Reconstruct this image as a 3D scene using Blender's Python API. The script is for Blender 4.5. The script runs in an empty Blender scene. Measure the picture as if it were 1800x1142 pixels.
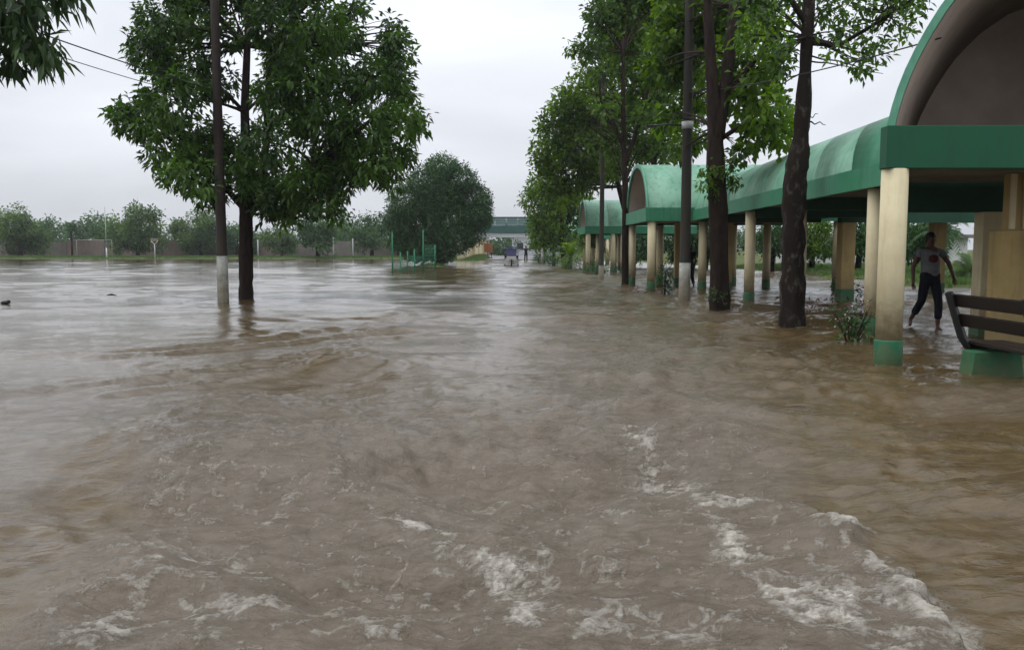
import bpy, math, random
import numpy as np
from mathutils import Vector, Matrix
R = math.radians
sc = bpy.context.scene
# ------------------------------------------------------------ camera, world, sun, exposure
cam = bpy.data.cameras.new('camera'); co = bpy.data.objects.new('camera', cam)
sc.collection.objects.link(co); sc.camera = co
co.location = (0, 0, 1.4); co.rotation_euler = (R(90 - 5.07), 0, 0)
cam.sensor_width = 36; cam.lens = 29.96; cam.clip_start = .05; cam.clip_end = 3000
SUN_EL, SUN_ROT = R(62), R(-70)
w = bpy.data.worlds.new('World'); sc.world = w; w.use_nodes = True
nt = w.node_tree; nt.nodes.clear()
def N(nt, t, **k):
    n = nt.nodes.new(t)
    for a, b in k.items():
        if a.startswith('i_'): n.inputs[a[2:].replace('_', ' ')].default_value = b
        else: setattr(n, a, b)
    return n
wo = N(nt, 'ShaderNodeOutputWorld'); bg = N(nt, 'ShaderNodeBackground'); L = nt.links.new
sky = N(nt, 'ShaderNodeTexSky'); sky.sky_type = 'NISHITA'; sky.sun_disc = False
sky.sun_elevation = SUN_EL; sky.sun_rotation = SUN_ROT; sky.air_density = 1; sky.dust_density = 4
bg.inputs['Strength'].default_value = .1
# overcast layer: a closed grey cloud deck over the blue sky, a little brighter towards the zenith as overcast skies are
tc = N(nt, 'ShaderNodeTexCoord'); sep = N(nt, 'ShaderNodeSeparateXYZ'); L(tc.outputs['Generated'], sep.inputs[0])
mp = N(nt, 'ShaderNodeMapping'); mp.inputs['Scale'].default_value = (1.2, 1.2, 4.0); L(tc.outputs['Generated'], mp.inputs[0])
no = N(nt, 'ShaderNodeTexNoise'); no.inputs['Scale'].default_value = 1.7; no.inputs['Detail'].default_value = 5; no.inputs['Roughness'].default_value = .5
no.inputs['Distortion'].default_value = .4
L(mp.outputs[0], no.inputs['Vector'])
mr = N(nt, 'ShaderNodeMapRange'); mr.inputs[1].default_value = .28; mr.inputs[2].default_value = .72
mr.inputs[3].default_value = 4.4; mr.inputs[4].default_value = 6.4; L(no.outputs[0], mr.inputs[0])
zr = N(nt, 'ShaderNodeMapRange'); zr.inputs[1].default_value = 0; zr.inputs[2].default_value = 1
zr.inputs[3].default_value = .93; zr.inputs[4].default_value = 2.5; L(sep.outputs[2], zr.inputs[0])
mu = N(nt, 'ShaderNodeMath', operation='MULTIPLY'); L(mr.outputs[0], mu.inputs[0]); L(zr.outputs[0], mu.inputs[1])
cr = N(nt, 'ShaderNodeMix', data_type='RGBA'); cr.inputs[0].default_value = 1; cr.blend_type = 'MULTIPLY'
cr.inputs[6].default_value = (.94, .975, 1.05, 1); L(mu.outputs[0], cr.inputs[7])
mx = N(nt, 'ShaderNodeMix', data_type='RGBA'); mx.inputs[0].default_value = .94
L(sky.outputs[0], mx.inputs[6]); L(cr.outputs[2], mx.inputs[7]); L(mx.outputs[2], bg.inputs[0]); L(bg.outputs[0], wo.inputs[0])
sl = bpy.data.lights.new('sun', 'SUN'); sl.energy = .55; sl.angle = R(40); sl.color = (1, .97, .93)
so = bpy.data.objects.new('sun', sl); sc.collection.objects.link(so)
so.rotation_euler = (R(28), 0, R(-70 + 180 + 0)); 
_d = Vector((-math.cos(SUN_EL) * .94, -math.cos(SUN_EL) * .3, math.sin(SUN_EL)))
so.rotation_euler = _d.to_track_quat('Z', 'Y').to_euler()
sky.sun_rotation = math.atan2(_d.x, _d.y)
sc.view_settings.view_transform = 'Standard'; sc.view_settings.look = 'None'
sc.view_settings.exposure = 0.53; sc.view_settings.gamma = 1

# ------------------------------------------------------------ helpers
rnd = random.Random(5)
def link(o, parent=None):
    sc.collection.objects.link(o)
    if parent is not None: o.parent = parent
    return o
def tag(o, label=None, cat=None, group=None, kind=None):
    if label: o['label'] = label
    if cat: o['category'] = cat
    if group: o['group'] = group
    if kind: o['kind'] = kind
    return o
def empty(name, loc=(0, 0, 0), rz=0, label=None, cat=None, group=None):
    o = bpy.data.objects.new(name, None); o.location = loc; o.rotation_euler = (0, 0, rz)
    o.empty_display_size = .2
    return tag(link(o), label, cat, group)
def copy_tree(o, parent=None):
    c = o.copy(); link(c, parent)
    for ch in list(o.children): copy_tree(ch, c)
    return c
class MB:
    def __init__(s): s.v = []; s.f = []; s.m = []; s.sm = []
    def add(s, vs, fs, m=0, smooth=False):
        b = len(s.v); s.v += [tuple(v) for v in vs]
        for f in fs: s.f.append(tuple(b + i for i in f)); s.m.append(m); s.sm.append(smooth)
        return s
    def box(s, x0, x1, y0, y1, z0, z1, m=0, top=None):
        t = top or (0, 0)
        a, b = t
        vs = [(x0, y0, z0), (x1, y0, z0), (x1, y1, z0), (x0, y1, z0), (x0 + a, y0 + b, z1), (x1 - a, y0 + b, z1), (x1 - a, y1 - b, z1), (x0 + a, y1 - b, z1)]
        return s.add(vs, [(0, 3, 2, 1), (4, 5, 6, 7), (0, 1, 5, 4), (1, 2, 6, 5), (2, 3, 7, 6), (3, 0, 4, 7)], m)
    def obox(s, c, d, hl, hw, z0, z1, m=0):      # box along a plan direction d
        d = Vector((d[0], d[1], 0)).normalized(); n = Vector((-d.y, d.x, 0)); c = Vector((c[0], c[1], 0))
        p = [c - d * hl - n * hw, c + d * hl - n * hw, c + d * hl + n * hw, c - d * hl + n * hw]
        vs = [(q.x, q.y, z0) for q in p] + [(q.x, q.y, z1) for q in p]
        return s.add(vs, [(0, 3, 2, 1), (4, 5, 6, 7), (0, 1, 5, 4), (1, 2, 6, 5), (2, 3, 7, 6), (3, 0, 4, 7)], m)
    def tube(s, pts, rad, n=8, m=0, jit=0, cap=True, smooth=True, seed=0, ell=1):
        rr = random.Random(seed); pts = [Vector(p) for p in pts]; b = len(s.v); prev = None
        for i, p in enumerate(pts):
            t = (pts[min(i + 1, len(pts) - 1)] - pts[max(i - 1, 0)])
            t = t.normalized() if t.length > 1e-9 else Vector((0, 0, 1))
            if prev is None:
                a = Vector((1, 0, 0)) if abs(t.x) < .9 else Vector((0, 1, 0)); u = (a - t * a.dot(t)).normalized()
            else: u = (prev - t * prev.dot(t)).normalized()
            prev = u; v = t.cross(u); r = rad[i] if hasattr(rad, '__len__') else rad
            for k in range(n):
                an = 2 * math.pi * k / n; q = r * (1 + rr.uniform(-jit, jit))
                s.v.append(tuple(p + u * math.cos(an) * q + v * math.sin(an) * q * ell))
        for i in range(len(pts) - 1):
            for k in range(n):
                s.f.append((b + i * n + k, b + i * n + (k + 1) % n, b + (i + 1) * n + (k + 1) % n, b + (i + 1) * n + k)); s.m.append(m); s.sm.append(smooth)
        if cap:
            s.f.append(tuple(b + k for k in reversed(range(n)))); s.m.append(m); s.sm.append(False)
            e = b + (len(pts) - 1) * n
            s.f.append(tuple(e + k for k in range(n))); s.m.append(m); s.sm.append(False)
        return s
    def ball(s, c, r, n=10, k=7, m=0, sc_=(1, 1, 1)):
        vs = []; fs = []
        for i in range(k + 1):
            th = math.pi * i / k
            for j in range(n):
                ph = 2 * math.pi * j / n
                vs.append((c[0] + r * sc_[0] * math.sin(th) * math.cos(ph), c[1] + r * sc_[1] * math.sin(th) * math.sin(ph), c[2] + r * sc_[2] * math.cos(th)))
        for i in range(k):
            for j in range(n): fs.append((i * n + j, (i + 1) * n + j, (i + 1) * n + (j + 1) % n, i * n + (j + 1) % n))
        return s.add(vs, fs, m, True)
    def build(s, name, mats, parent=None, bevel=0, **t):
        me = bpy.data.meshes.new(name); me.from_pydata(s.v, [], s.f)
        for mm in (mats if isinstance(mats, (list, tuple)) else [mats]): me.materials.append(mm)
        me.polygons.foreach_set('material_index', s.m); me.polygons.foreach_set('use_smooth', s.sm); me.update()
        o = bpy.data.objects.new(name, me); link(o, parent)
        if bevel:
            b = o.modifiers.new('b', 'BEVEL'); b.width = bevel; b.segments = 2; b.limit_method = 'ANGLE'; b.angle_limit = R(40)
        return tag(o, **t)
def np_mesh(name, v, f, mats, attrs=None, smooth=False, parent=None, cols=None):
    me = bpy.data.meshes.new(name); v = np.asarray(v, np.float32); f = np.asarray(f, np.int32)
    me.vertices.add(len(v)); me.vertices.foreach_set('co', v.ravel())
    k = f.shape[1]; me.loops.add(f.size); me.loops.foreach_set('vertex_index', f.ravel())
    me.polygons.add(len(f)); me.polygons.foreach_set('loop_start', np.arange(0, f.size, k, dtype=np.int32))
    me.polygons.foreach_set('use_smooth', np.full(len(f), smooth))
    for m in (mats if isinstance(mats, (list, tuple)) else [mats]): me.materials.append(m)
    me.update(calc_edges=True)
    for n, a in (attrs or {}).items():
        at = me.attributes.new(n, 'FLOAT', 'POINT'); at.data.foreach_set('value', np.asarray(a, np.float32))
    o = bpy.data.objects.new(name, me); return link(o, parent)

# ------------------------------------------------------------ materials
def mat(name, col, rough=.7, spec=.3, col2=None, nscale=3, ndet=6, bump=0, bscale=20, stretch=(1, 1, 1), streak=0, streakcol=(.05, .05, .04), obj=True, lo=.35, hi=.65, metal=0, tide=0):
    m = bpy.data.materials.new(name); m.use_nodes = True; t = m.node_tree; L = t.links.new
    p = t.nodes['Principled BSDF']; p.inputs['Roughness'].default_value = rough; p.inputs['Specular IOR Level'].default_value = spec
    p.inputs['Metallic'].default_value = metal
    p.inputs['Base Color'].default_value = (*col, 1)
    geo = N(t, 'ShaderNodeNewGeometry'); mpn = N(t, 'ShaderNodeMapping'); mpn.inputs['Scale'].default_value = stretch; L(geo.outputs['Position'], mpn.inputs[0])
    out = None
    if col2 is not None:
        n1 = N(t, 'ShaderNodeTexNoise'); n1.inputs['Scale'].default_value = nscale; n1.inputs['Detail'].default_value = ndet; n1.inputs['Roughness'].default_value = .65
        L(mpn.outputs[0], n1.inputs['Vector'])
        r = N(t, 'ShaderNodeMapRange'); r.inputs[1].default_value = lo; r.inputs[2].default_value = hi; L(n1.outputs[0], r.inputs[0])
        x = N(t, 'ShaderNodeMix', data_type='RGBA'); x.inputs[6].default_value = (*col, 1); x.inputs[7].default_value = (*col2, 1); L(r.outputs[0], x.inputs[0]); out = x.outputs[2]
    if streak:
        ms = N(t, 'ShaderNodeMapping'); ms.inputs['Scale'].default_value = (5, 5, .45); L(geo.outputs['Position'], ms.inputs[0])
        n2 = N(t, 'ShaderNodeTexNoise'); n2.inputs['Scale'].default_value = 1.6; n2.inputs['Detail'].default_value = 8; n2.inputs['Roughness'].default_value = .7; L(ms.outputs[0], n2.inputs['Vector'])
        r2 = N(t, 'ShaderNodeMapRange'); r2.inputs[1].default_value = .5; r2.inputs[2].default_value = .72; r2.inputs[4].default_value = streak; L(n2.outputs[0], r2.inputs[0])
        x2 = N(t, 'ShaderNodeMix', data_type='RGBA'); L(r2.outputs[0], x2.inputs[0])
        if out is not None: L(out, x2.inputs[6])
        else: x2.inputs[6].default_value = (*col, 1)
        x2.inputs[7].default_value = (*streakcol, 1); out = x2.outputs[2]
    if tide:                                                  # mud splash dried on above the water line
        sp = N(t, 'ShaderNodeSeparateXYZ'); L(geo.outputs['Position'], sp.inputs[0])
        nn = N(t, 'ShaderNodeTexNoise'); nn.inputs['Scale'].default_value = 9; nn.inputs['Detail'].default_value = 8; nn.inputs['Roughness'].default_value = .7; L(geo.outputs['Position'], nn.inputs['Vector'])
        ad = N(t, 'ShaderNodeMath', operation='MULTIPLY_ADD'); ad.inputs[1].default_value = -1.1; L(nn.outputs[0], ad.inputs[0]); L(sp.outputs[2], ad.inputs[2])
        r4 = N(t, 'ShaderNodeMapRange'); r4.inputs[1].default_value = tide - .75; r4.inputs[2].default_value = tide - .25; r4.inputs[3].default_value = .6; r4.inputs[4].default_value = 0; L(ad.outputs[0], r4.inputs[0])
        x4 = N(t, 'ShaderNodeMix', data_type='RGBA'); L(r4.outputs[0], x4.inputs[0])
        if out is not None: L(out, x4.inputs[6])
        else: x4.inputs[6].default_value = (*col, 1)
        x4.inputs[7].default_value = (.16, .12, .06, 1); out = x4.outputs[2]
    if out is not None: L(out, p.inputs['Base Color'])
    if bump:
        n3 = N(t, 'ShaderNodeTexNoise'); n3.inputs['Scale'].default_value = bscale; n3.inputs['Detail'].default_value = 8; n3.inputs['Roughness'].default_value = .65; L(mpn.outputs[0], n3.inputs['Vector'])
        b = N(t, 'ShaderNodeBump'); b.inputs['Strength'].default_value = 1; b.inputs['Distance'].default_value = bump; L(n3.outputs[0], b.inputs['Height']); L(b.outputs[0], p.inputs['Normal'])
    return m
def leafmat(name, dark, light, trans=.35, rough=.45):
    m = bpy.data.materials.new(name); m.use_nodes = True; t = m.node_tree; L = t.links.new
    p = t.nodes['Principled BSDF']; o = t.nodes['Material Output']
    p.inputs['Roughness'].default_value = rough; p.inputs['Specular IOR Level'].default_value = .35
    a = N(t, 'ShaderNodeAttribute', attribute_name='v')
    cr = N(t, 'ShaderNodeValToRGB'); L(a.outputs['Fac'], cr.inputs[0])
    cr.color_ramp.elements[0].color = (*dark, 1); cr.color_ramp.elements[1].color = (*light, 1)
    L(cr.outputs[0], p.inputs['Base Color'])
    tr = N(t, 'ShaderNodeBsdfTranslucent')
    hs = N(t, 'ShaderNodeHueSaturation'); hs.inputs['Value'].default_value = 1.5; hs.inputs['Saturation'].default_value = 1.1; L(cr.outputs[0], hs.inputs['Color']); L(hs.outputs[0], tr.inputs[0])
    mx = N(t, 'ShaderNodeMixShader'); mx.inputs[0].default_value = trans; L(p.outputs[0], mx.inputs[1]); L(tr.outputs[0], mx.inputs[2]); L(mx.outputs[0], o.inputs[0])
    return m
M = {}
M['cream'] = mat('cream_paint', (.63, .56, .36), .6, .25, (.56, .48, .30), 2.5, streak=.28, streakcol=(.22, .17, .09), bump=.0015, bscale=60, tide=.5)
M['ochre'] = mat('ochre_paint', (.42, .31, .13), .65, .25, (.34, .25, .10), 2.2, streak=.5, streakcol=(.14, .10, .05), bump=.002, bscale=50, tide=.5)
M['green'] = mat('green_paint', (.014, .135, .06), .5, .3, (.012, .095, .042), 3, streak=.35, streakcol=(.03, .07, .04), bump=.001, bscale=50, tide=.05)
M['roof'] = mat('weathered_green_roof_paint', (.22, .43, .30), .5, .35, (.14, .33, .22), 1.3, streak=.7, streakcol=(.05, .13, .08), bump=.004, bscale=9, lo=.4, hi=.6)
M['fascia'] = mat('fascia_green_paint', (.03, .20, .095), .5, .3, (.06, .22, .13), 2.6, streak=.55, streakcol=(.03, .08, .05), bump=.002, bscale=25)
M['rim'] = mat('pale_green_rim_paint', (.13, .36, .24), .5, .3, (.09, .28, .18), 3, streak=.3)
M['beam'] = mat('deep_green_beam_paint', (.005, .085, .034), .55, .3, (.008, .07, .036), 1.5, streak=.4, streakcol=(.01, .04, .02))
M['ceil'] = mat('brown_ceiling', (.36, .29, .24), .85, .15, (.27, .22, .185), 1.2, bump=.004, bscale=14)
M['soffit'] = mat('grey_soffit', (.22, .21, .18), .85, .15, (.15, .145, .12), 1.3)
M['darkbeam'] = mat('dark_green_beam', (.02, .075, .045), .6, .25, (.015, .055, .03), 2)
M['wood'] = mat('dark_bench_wood', (.015, .008, .006), .45, .35, (.008, .005, .004), 3, stretch=(6, 1, 6), bump=.002, bscale=12)
M['iron'] = mat('black_iron', (.012, .012, .012), .45, .4)
M['pole'] = mat('rusty_brown_pole', (.035, .026, .021), .7, .25, (.024, .018, .015), 4, streak=.4, streakcol=(.07, .04, .025), bump=.003, bscale=40)
M['polegreen'] = mat('dark_pole', (.02, .024, .018), .7, .25, (.03, .022, .016), 4, bump=.003, bscale=40)
M['whitewash'] = mat('worn_whitewash', (.42, .42, .38), .8, .2, (.24, .24, .21), 5, streak=.7, streakcol=(.13, .12, .1), bump=.003, bscale=40, tide=.5)
M['bark'] = mat('brown_bark', (.012, .008, .006), .85, .2, (.032, .020, .014), 9, stretch=(1, 1, .35), bump=.05, bscale=16)
M['bark_grey'] = mat('lichen_bark', (.015, .010, .007), .85, .2, (.12, .112, .09), 7, stretch=(1, 1, .6), bump=.035, bscale=18, lo=.54, hi=.78)
M['leafL'] = leafmat('leaf_left', (.010, .030, .005), (.080, .165, .022))
M['leafR'] = leafmat('leaf_right', (.020, .050, .006), (.135, .235, .022), .5)
M['leafS'] = leafmat('leaf_sparse', (.020, .046, .008), (.100, .185, .025), .45)
M['leafM'] = leafmat('leaf_round', (.010, .036, .008), (.055, .135, .030), .3)
M['leafP'] = leafmat('leaf_pale', (.028, .062, .018), (.12, .20, .05), .4)
M['leafF'] = leafmat('leaf_far', (.020, .055, .016), (.085, .17, .045), .35)
M['leafN'] = leafmat('leaf_near', (.014, .034, .010), (.048, .095, .022), .3)
M['wall'] = mat('pinkish_wall', (.27, .20, .18), .85, .15, (.19, .15, .13), .25, streak=.5, streakcol=(.06, .06, .045))
M['wall2'] = mat('grey_wall', (.22, .20, .18), .85, .15, (.15, .135, .12), .3, streak=.5, streakcol=(.06, .06, .045))
M['white'] = mat('white_paint', (.62, .63, .60), .6, .3, (.45, .46, .44), 1)
M['greywhite'] = mat('dull_white', (.45, .46, .46), .6, .3, (.36, .37, .37), .5)
M['glassb'] = mat('dark_glass', (.015, .02, .03), .12, .6)
M['blue'] = mat('blue_canvas', (.03, .06, .22), .5, .3, (.02, .04, .15), 4)
M['violet'] = mat('violet_panel', (.06, .055, .15), .4, .4)
M['rubber'] = mat('black_rubber', (.012, .012, .012), .8, .2)
M['skin'] = mat('brown_skin', (.075, .035, .022), .55, .3)
M['shirt'] = mat('grey_shirt', (.15, .155, .16), .85, .1, (.09, .095, .1), 14)
M['redprint'] = mat('dark_red_print', (.06, .014, .012), .8, .1)
M['trouser'] = mat('dark_trousers', (.010, .011, .016), .8, .1)
M['dark'] = mat('dark_clothes', (.012, .014, .014), .8, .1)
M['hair'] = mat('black_hair', (.006, .005, .005), .6, .3)
M['eye'] = mat('eye_white', (.16, .14, .12), .4, .3)
M['bridge'] = mat('bridge_green_paint', (.04, .10, .085), .6, .2, (.03, .08, .07), .8)
M['fencegreen'] = mat('bright_green_metal', (.015, .17, .085), .45, .3)
M['orange'] = mat('orange_board', (.30, .11, .04), .6, .2, (.2, .08, .03), 2)
M['wire'] = mat('wire_black', (.02, .02, .022), .6, .2)
M['flower'] = mat('pale_flower', (.5, .38, .4), .6, .2)
M['redleaf'] = leafmat('red_leaf', (.05, .008, .008), (.15, .03, .02))
M['debris'] = mat('dark_debris', (.015, .014, .012), .6, .3)
# ------------------------------------------------------------ noise for heights
def hsh(i, j, s):
    h = (i.astype(np.int64) * 374761393 + j.astype(np.int64) * 668265263 + s * 1442695041) & 0x7fffffff
    h = ((h ^ (h >> 13)) * 1274126177) & 0x7fffffff
    return ((h ^ (h >> 16)) & 0xffff) / 65535.0
def vn(x, y, s=0):
    i = np.floor(x); j = np.floor(y); u = x - i; v = y - j; u = u * u * u * (u * (u * 6 - 15) + 10); v = v * v * v * (v * (v * 6 - 15) + 10)
    a = hsh(i, j, s); b = hsh(i + 1, j, s); c = hsh(i, j + 1, s); d = hsh(i + 1, j + 1, s)
    return (a * (1 - u) + b * u) * (1 - v) + (c * (1 - u) + d * u) * v
def fbm(x, y, o=4, s=0, g=.5):
    t = 0; a = 1; n = 0
    for k in range(o):
        c, sn = math.cos(.6 * k + 1), math.sin(.6 * k + 1)
        t = t + a * vn((x * c - y * sn) * 2 ** k + 17 * k, (x * sn + y * c) * 2 ** k, s + k); n += a; a *= g
    return t / n
def ridge(x, y, o=4, s=0, g=.55):
    t = 0; a = 1; n = 0
    for k in range(o):
        c, sn = math.cos(.9 * k + .5), math.sin(.9 * k + .5)
        t = t + a * (1 - np.abs(2 * vn((x * c - y * sn) * 2 ** k + 9 * k, (x * sn + y * c) * 2 ** k, s + k) - 1)); n += a; a *= g
    return t / n
def ss(a, b, x): t = np.clip((x - a) / (b - a), 0, 1); return t * t * (3 - 2 * t)

# ------------------------------------------------------------ ground: one sheet to the horizon, flooded in the middle
def axis(pts): return np.concatenate([np.arange(a, b, st) for a, b, st in pts] + [[pts[-1][1]]])
gx = axis([(-900, -200, 50), (-200, -60, 5), (-60, -20, 2), (-20, 30, .6), (30, 60, 2), (60, 200, 7), (200, 900, 50)])
gy = axis([(-60, 0, 5), (0, 20, 2), (20, 70, .6), (70, 180, 1), (180, 300, 8), (300, 1200, 60)])
GX, GY = np.meshgrid(gx, gy)
def ground_h(X, Y):
    n = fbm(X * .12, Y * .12, 4, 3) - .5; n2 = fbm(X * .7, Y * .7, 3, 8) - .5
    z = np.full_like(X, -.45)
    left = ss(123.2, 125.5, Y + n * 1.5) * ss(-5.0, -7.5, X); z = z + left * (.68 + n * .15)
    z = z + left * ss(126, 150, Y) * .12
    road = ss(104, 122, Y) * (1 - ss(-7.5, -5.0, -np.abs(X) * -1 if False else -np.abs(X))) * 0
    corridor = ss(100, 124, Y + n * 3) * ss(8, 5.5, np.abs(X)); z = z + corridor * (.46 + n2 * .05)
    verge = ss(96, 101, Y + n * 8) * ss(-3.2, -4.2, X + n2 * .6) * ss(-12, -9.5, X) * ss(135, 128, Y); z = z + verge * .53
    isl = np.exp(-(((X + 6.6) / 2.6) ** 2 + ((Y - 72) / 8) ** 2)); z = z + isl * (.55 + n2 * .15)
    right = ss(14.0, 15.8, X + n * 3 - ss(30, 50, Y) * 1.2) * ss(27, 30, Y + n * 4); z = z + right * (.62 + n2 * .18)
    rfar = ss(50, 60, Y) * ss(10.5, 12.5, X); z = z + rfar * .1
    rr = ss(85, 95, Y) * ss(5, 7, X); z = z + rr * .5
    return z + n2 * .06
GZ = ground_h(GX, GY)
ny, nx = GX.shape; idx = np.arange(nx * ny).reshape(ny, nx)
gf = np.stack([idx[:-1, :-1], idx[:-1, 1:], idx[1:, 1:], idx[1:, :-1]], -1).reshape(-1, 4)
gm = mat('grass_and_mud', (.055, .085, .022), .9, .1, (.10, .105, .04), .5, ndet=9, bump=.03, bscale=3)
grav = mat('wet_concrete', (.20, .19, .18), .4, .4)
ground = np_mesh('ground', np.stack([GX, GY, GZ], -1).reshape(-1, 3), gf, [gm], smooth=True); tag(ground, kind='structure')
# wet roadway emerging beyond the flood
mb = MB()
for k in range(24):
    y0 = 112 + k * 4; y1 = y0 + 4
    mb.add([(-4.4, y0, .05), (4.6, y0, .05), (4.6, y1, .05), (-4.4, y1, .05)], [(0, 1, 2, 3)])
    mb.box(-4.62, -4.404, y0, y1 - .02, -.2, .18); mb.box(4.604, 4.82, y0, y1 - .02, -.2, .18)
mb.build('road', mat('wet_road', (.17, .165, .16), .3, .5, (.12, .115, .11), .4), kind='structure')

# ------------------------------------------------------------ flood water
def water():
    rows, cols = 860, 960
    yy = np.exp(np.linspace(math.log(1.1), math.log(230), rows)); s = np.linspace(-.86, .86, cols)
    S, Y = np.meshgrid(s, yy); X = S * (Y + 1.3)
    d = Y
    # --- the churned wedge that opens towards the viewer
    xl = np.interp(Y, [0, 2.9, 4.0, 4.9, 6.4, 7.9, 8.6, 13, 17.2, 24], [-1.5, -1.75, -2.05, -2.2, -2.75, -2.5, -2.0, -2.2, -2.3, -1.8])
    xr = np.interp(Y, [0, 2.9, 3.33, 3.5, 3.7, 4.1, 4.77, 6.2, 9, 13, 20], [1.45, 1.52, 1.62, 1.64, 1.6, 1.68, 1.74, 1.95, 2.3, 2.7, 2.6])
    wob = (fbm(X * 1.3, Y * 1.3, 4, 40) - .5) * .30; wobf = (fbm(X * 9, Y * 9, 3, 41) - .5) * .10
    el = X - xl + wob * (1 + Y * .12); er = xr - X + wob + wobf
    soft = .05 + Y * .07
    wedge = ss(0, 1, el / soft + .5) * ss(0, 1, er / (.04 + np.maximum(Y - 3.5, 0) * .22) + .5) * ss(30, 8, Y)
    # --- waves
    H = np.zeros_like(X); rg = random.Random(11)
    wx = (fbm(X * .35, Y * .35, 3, 5) - .5) * 2.2; wy = (fbm(X * .35, Y * .35, 3, 6) - .5) * 2.2
    cell = np.maximum(.006 * Y, .0018 * (Y + 1.3))
    for k in range(64):
        lam = .12 * (4.2 / .12) ** (rg.random() ** .9); th = rg.gauss(math.pi / 2 + .1, .75); ph = rg.uniform(0, 6.28)
        kk = 2 * math.pi / lam
        a = .0023 * (lam / .5) ** .95
        vis = ss(2.5, 6, lam / cell)
        arg = kk * ((X + wx * .5) * math.cos(th) + (Y + wy * .5) * math.sin(th)) + ph
        q = np.sin(arg); q = q + .25 * np.cos(2 * arg)
        grp = .35 + 1.3 * vn(X / lam * .22 + 3 * k, Y / lam * .22, 60 + k)
        H += a * q * vis * grp
    patch = fbm(X * .16 + 4, Y * .22, 3, 21)
    calm = .55 + 1.0 * ss(.35, .65, patch)
    wm = (fbm(X * .5, Y * .35, 3, 61) - .5) * 2.4
    strip = ss(1.3, .4, np.abs(X + .9 + wm * .5) / (1 + Y * .03)) * ss(4.5, 9, Y + wm) * ss(80, 40, Y)
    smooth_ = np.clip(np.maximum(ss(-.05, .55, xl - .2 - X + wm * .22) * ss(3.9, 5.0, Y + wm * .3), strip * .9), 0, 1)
    leftcalm = 1 - .55 * smooth_
    H *= calm * (.8 + .3 * wedge) * leftcalm * (1 + .6 * ss(10, 2, Y) * .0)
    # sheared ripples and boils in the churned water
    r1 = ridge(X * 2.6 + wx, Y * 3.6 + wy, 4, 70) - .62
    r2 = ridge(X * 7 + 2 * wx, Y * 10, 3, 90) - .62
    H += wedge * (1 - .6 * smooth_) * (r1 * .034 + r2 * .008) * ss(26, 5, Y)
    H += (1 - .5 * smooth_) * (1 - wedge) * ((fbm(X * 1.2 + wx, Y * 2.4 + wy, 4, 33) - .5) * .034 + (ridge(X * 2.2 + wx, Y * 5.5, 3, 35) - .62) * .012) * ss(45, 12, Y)
    # long curved wake ridges running from the left pole towards the lower left and across the middle
    def stroke(pts):
        best = np.full(X.shape, 1e9)
        for (a, b) in zip(pts[:-1], pts[1:]):
            ax, ay = a; bx, by = b; dx, dy = bx - ax, by - ay
            t = np.clip(((X - ax) * dx + (Y - ay) * dy) / (dx * dx + dy * dy), 0, 1)
            best = np.minimum(best, (X - ax - t * dx) ** 2 + (Y - ay - t * dy) ** 2)
        return np.sqrt(best)
    wj = (fbm(X * 3, Y * 3, 4, 51) - .5)
    for pts, wd, am in [([(-2.0, 12.5), (-3.2, 10.2), (-4.4, 8.8), (-5.4, 7.6)], .16, .05), ([(-1.9, 11), (-3.0, 9.3), (-4.0, 8.2)], .14, .045), ([(-1.4, 10.2), (-2.2, 8.6), (-3.3, 7.6)], .13, .04),
                        ([(-2.4, 14.5), (-3.8, 12.6), (-5.4, 11)], .2, .05), ([(-6.5, 11), (-4.5, 12.8), (-3.2, 15)], .25, .04),
                        ([(.1, 5.4), (.7, 6.4), (1.3, 8.5), (2.4, 12)], .2, .045), ([(-.6, 5.2), (.2, 5.0), (.8, 5.6), (1.2, 6.4)], .14, .04),
                        ([(1.2, 8), (2.0, 9.2), (3.4, 11)], .16, .04), ([(2.4, 8.4), (3.4, 9.6), (4.4, 10)], .14, .035), ([(-1.9, 8.6), (-1.2, 6.7), (-.7, 5.6)], .16, .04)]:
        am *= .62; wd *= .72; dd = stroke(pts) + wj * wd * 2.2 + .06 * wm * wd
        H += am * np.exp(-(dd / wd) ** 2) - am * .55 * np.exp(-((dd - wd * 1.7) / wd) ** 2)
    # oblique ripples fanning out below the left pole, and the faint chevrons down the middle
    for (cx_, cy_, rx_, ry_, ang, k_, am) in ((-3.6, 10.2, 2.6, 4.2, .98, 5.2, .026), (.9, 7.4, 1.3, 3.2, 1.05, 5.5, .018), (-1.2, 7.2, .9, 2.6, 2.1, 6, .015), (3.3, 9.5, 1.5, 2.6, .75, 5, .02)):
        u_ = (X * math.cos(ang) + Y * math.sin(ang)); v_ = (-X * math.sin(ang) + Y * math.cos(ang))
        reg = np.exp(-((X - cx_) / rx_) ** 2 - ((Y - cy_) / ry_) ** 2)
        H += reg * am * (ridge(u_ * .55 + wx * .3, v_ * k_ * .55 + wy * .5, 4, 200 + int(cx_ * 10)) - .6)
    # step where the churned sheet rides over the smooth brown water, lower right and lower left
    H += .022 * wedge * ss(9, 4.5, Y) + .018 * np.exp(-((er - .07) / .07) ** 2) * ss(5.6, 4.0, Y)
    # rings and piles round the posts and trunks that stand in the stream
    for (px, py, pr) in POSTS:
        dd = np.hypot(X - px, Y - py)
        H += .018 * np.cos((dd - pr) * 26) * np.exp(-np.maximum(dd - pr, 0) / .35) * ss(0, .05, dd - pr + .02)
    # --- foam
    F = np.zeros_like(X)
    lace = ridge(X * 9 + wj, Y * 9, 5, 110, .62); blob = fbm(X * 16, Y * 16, 4, 130, .6)
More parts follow.
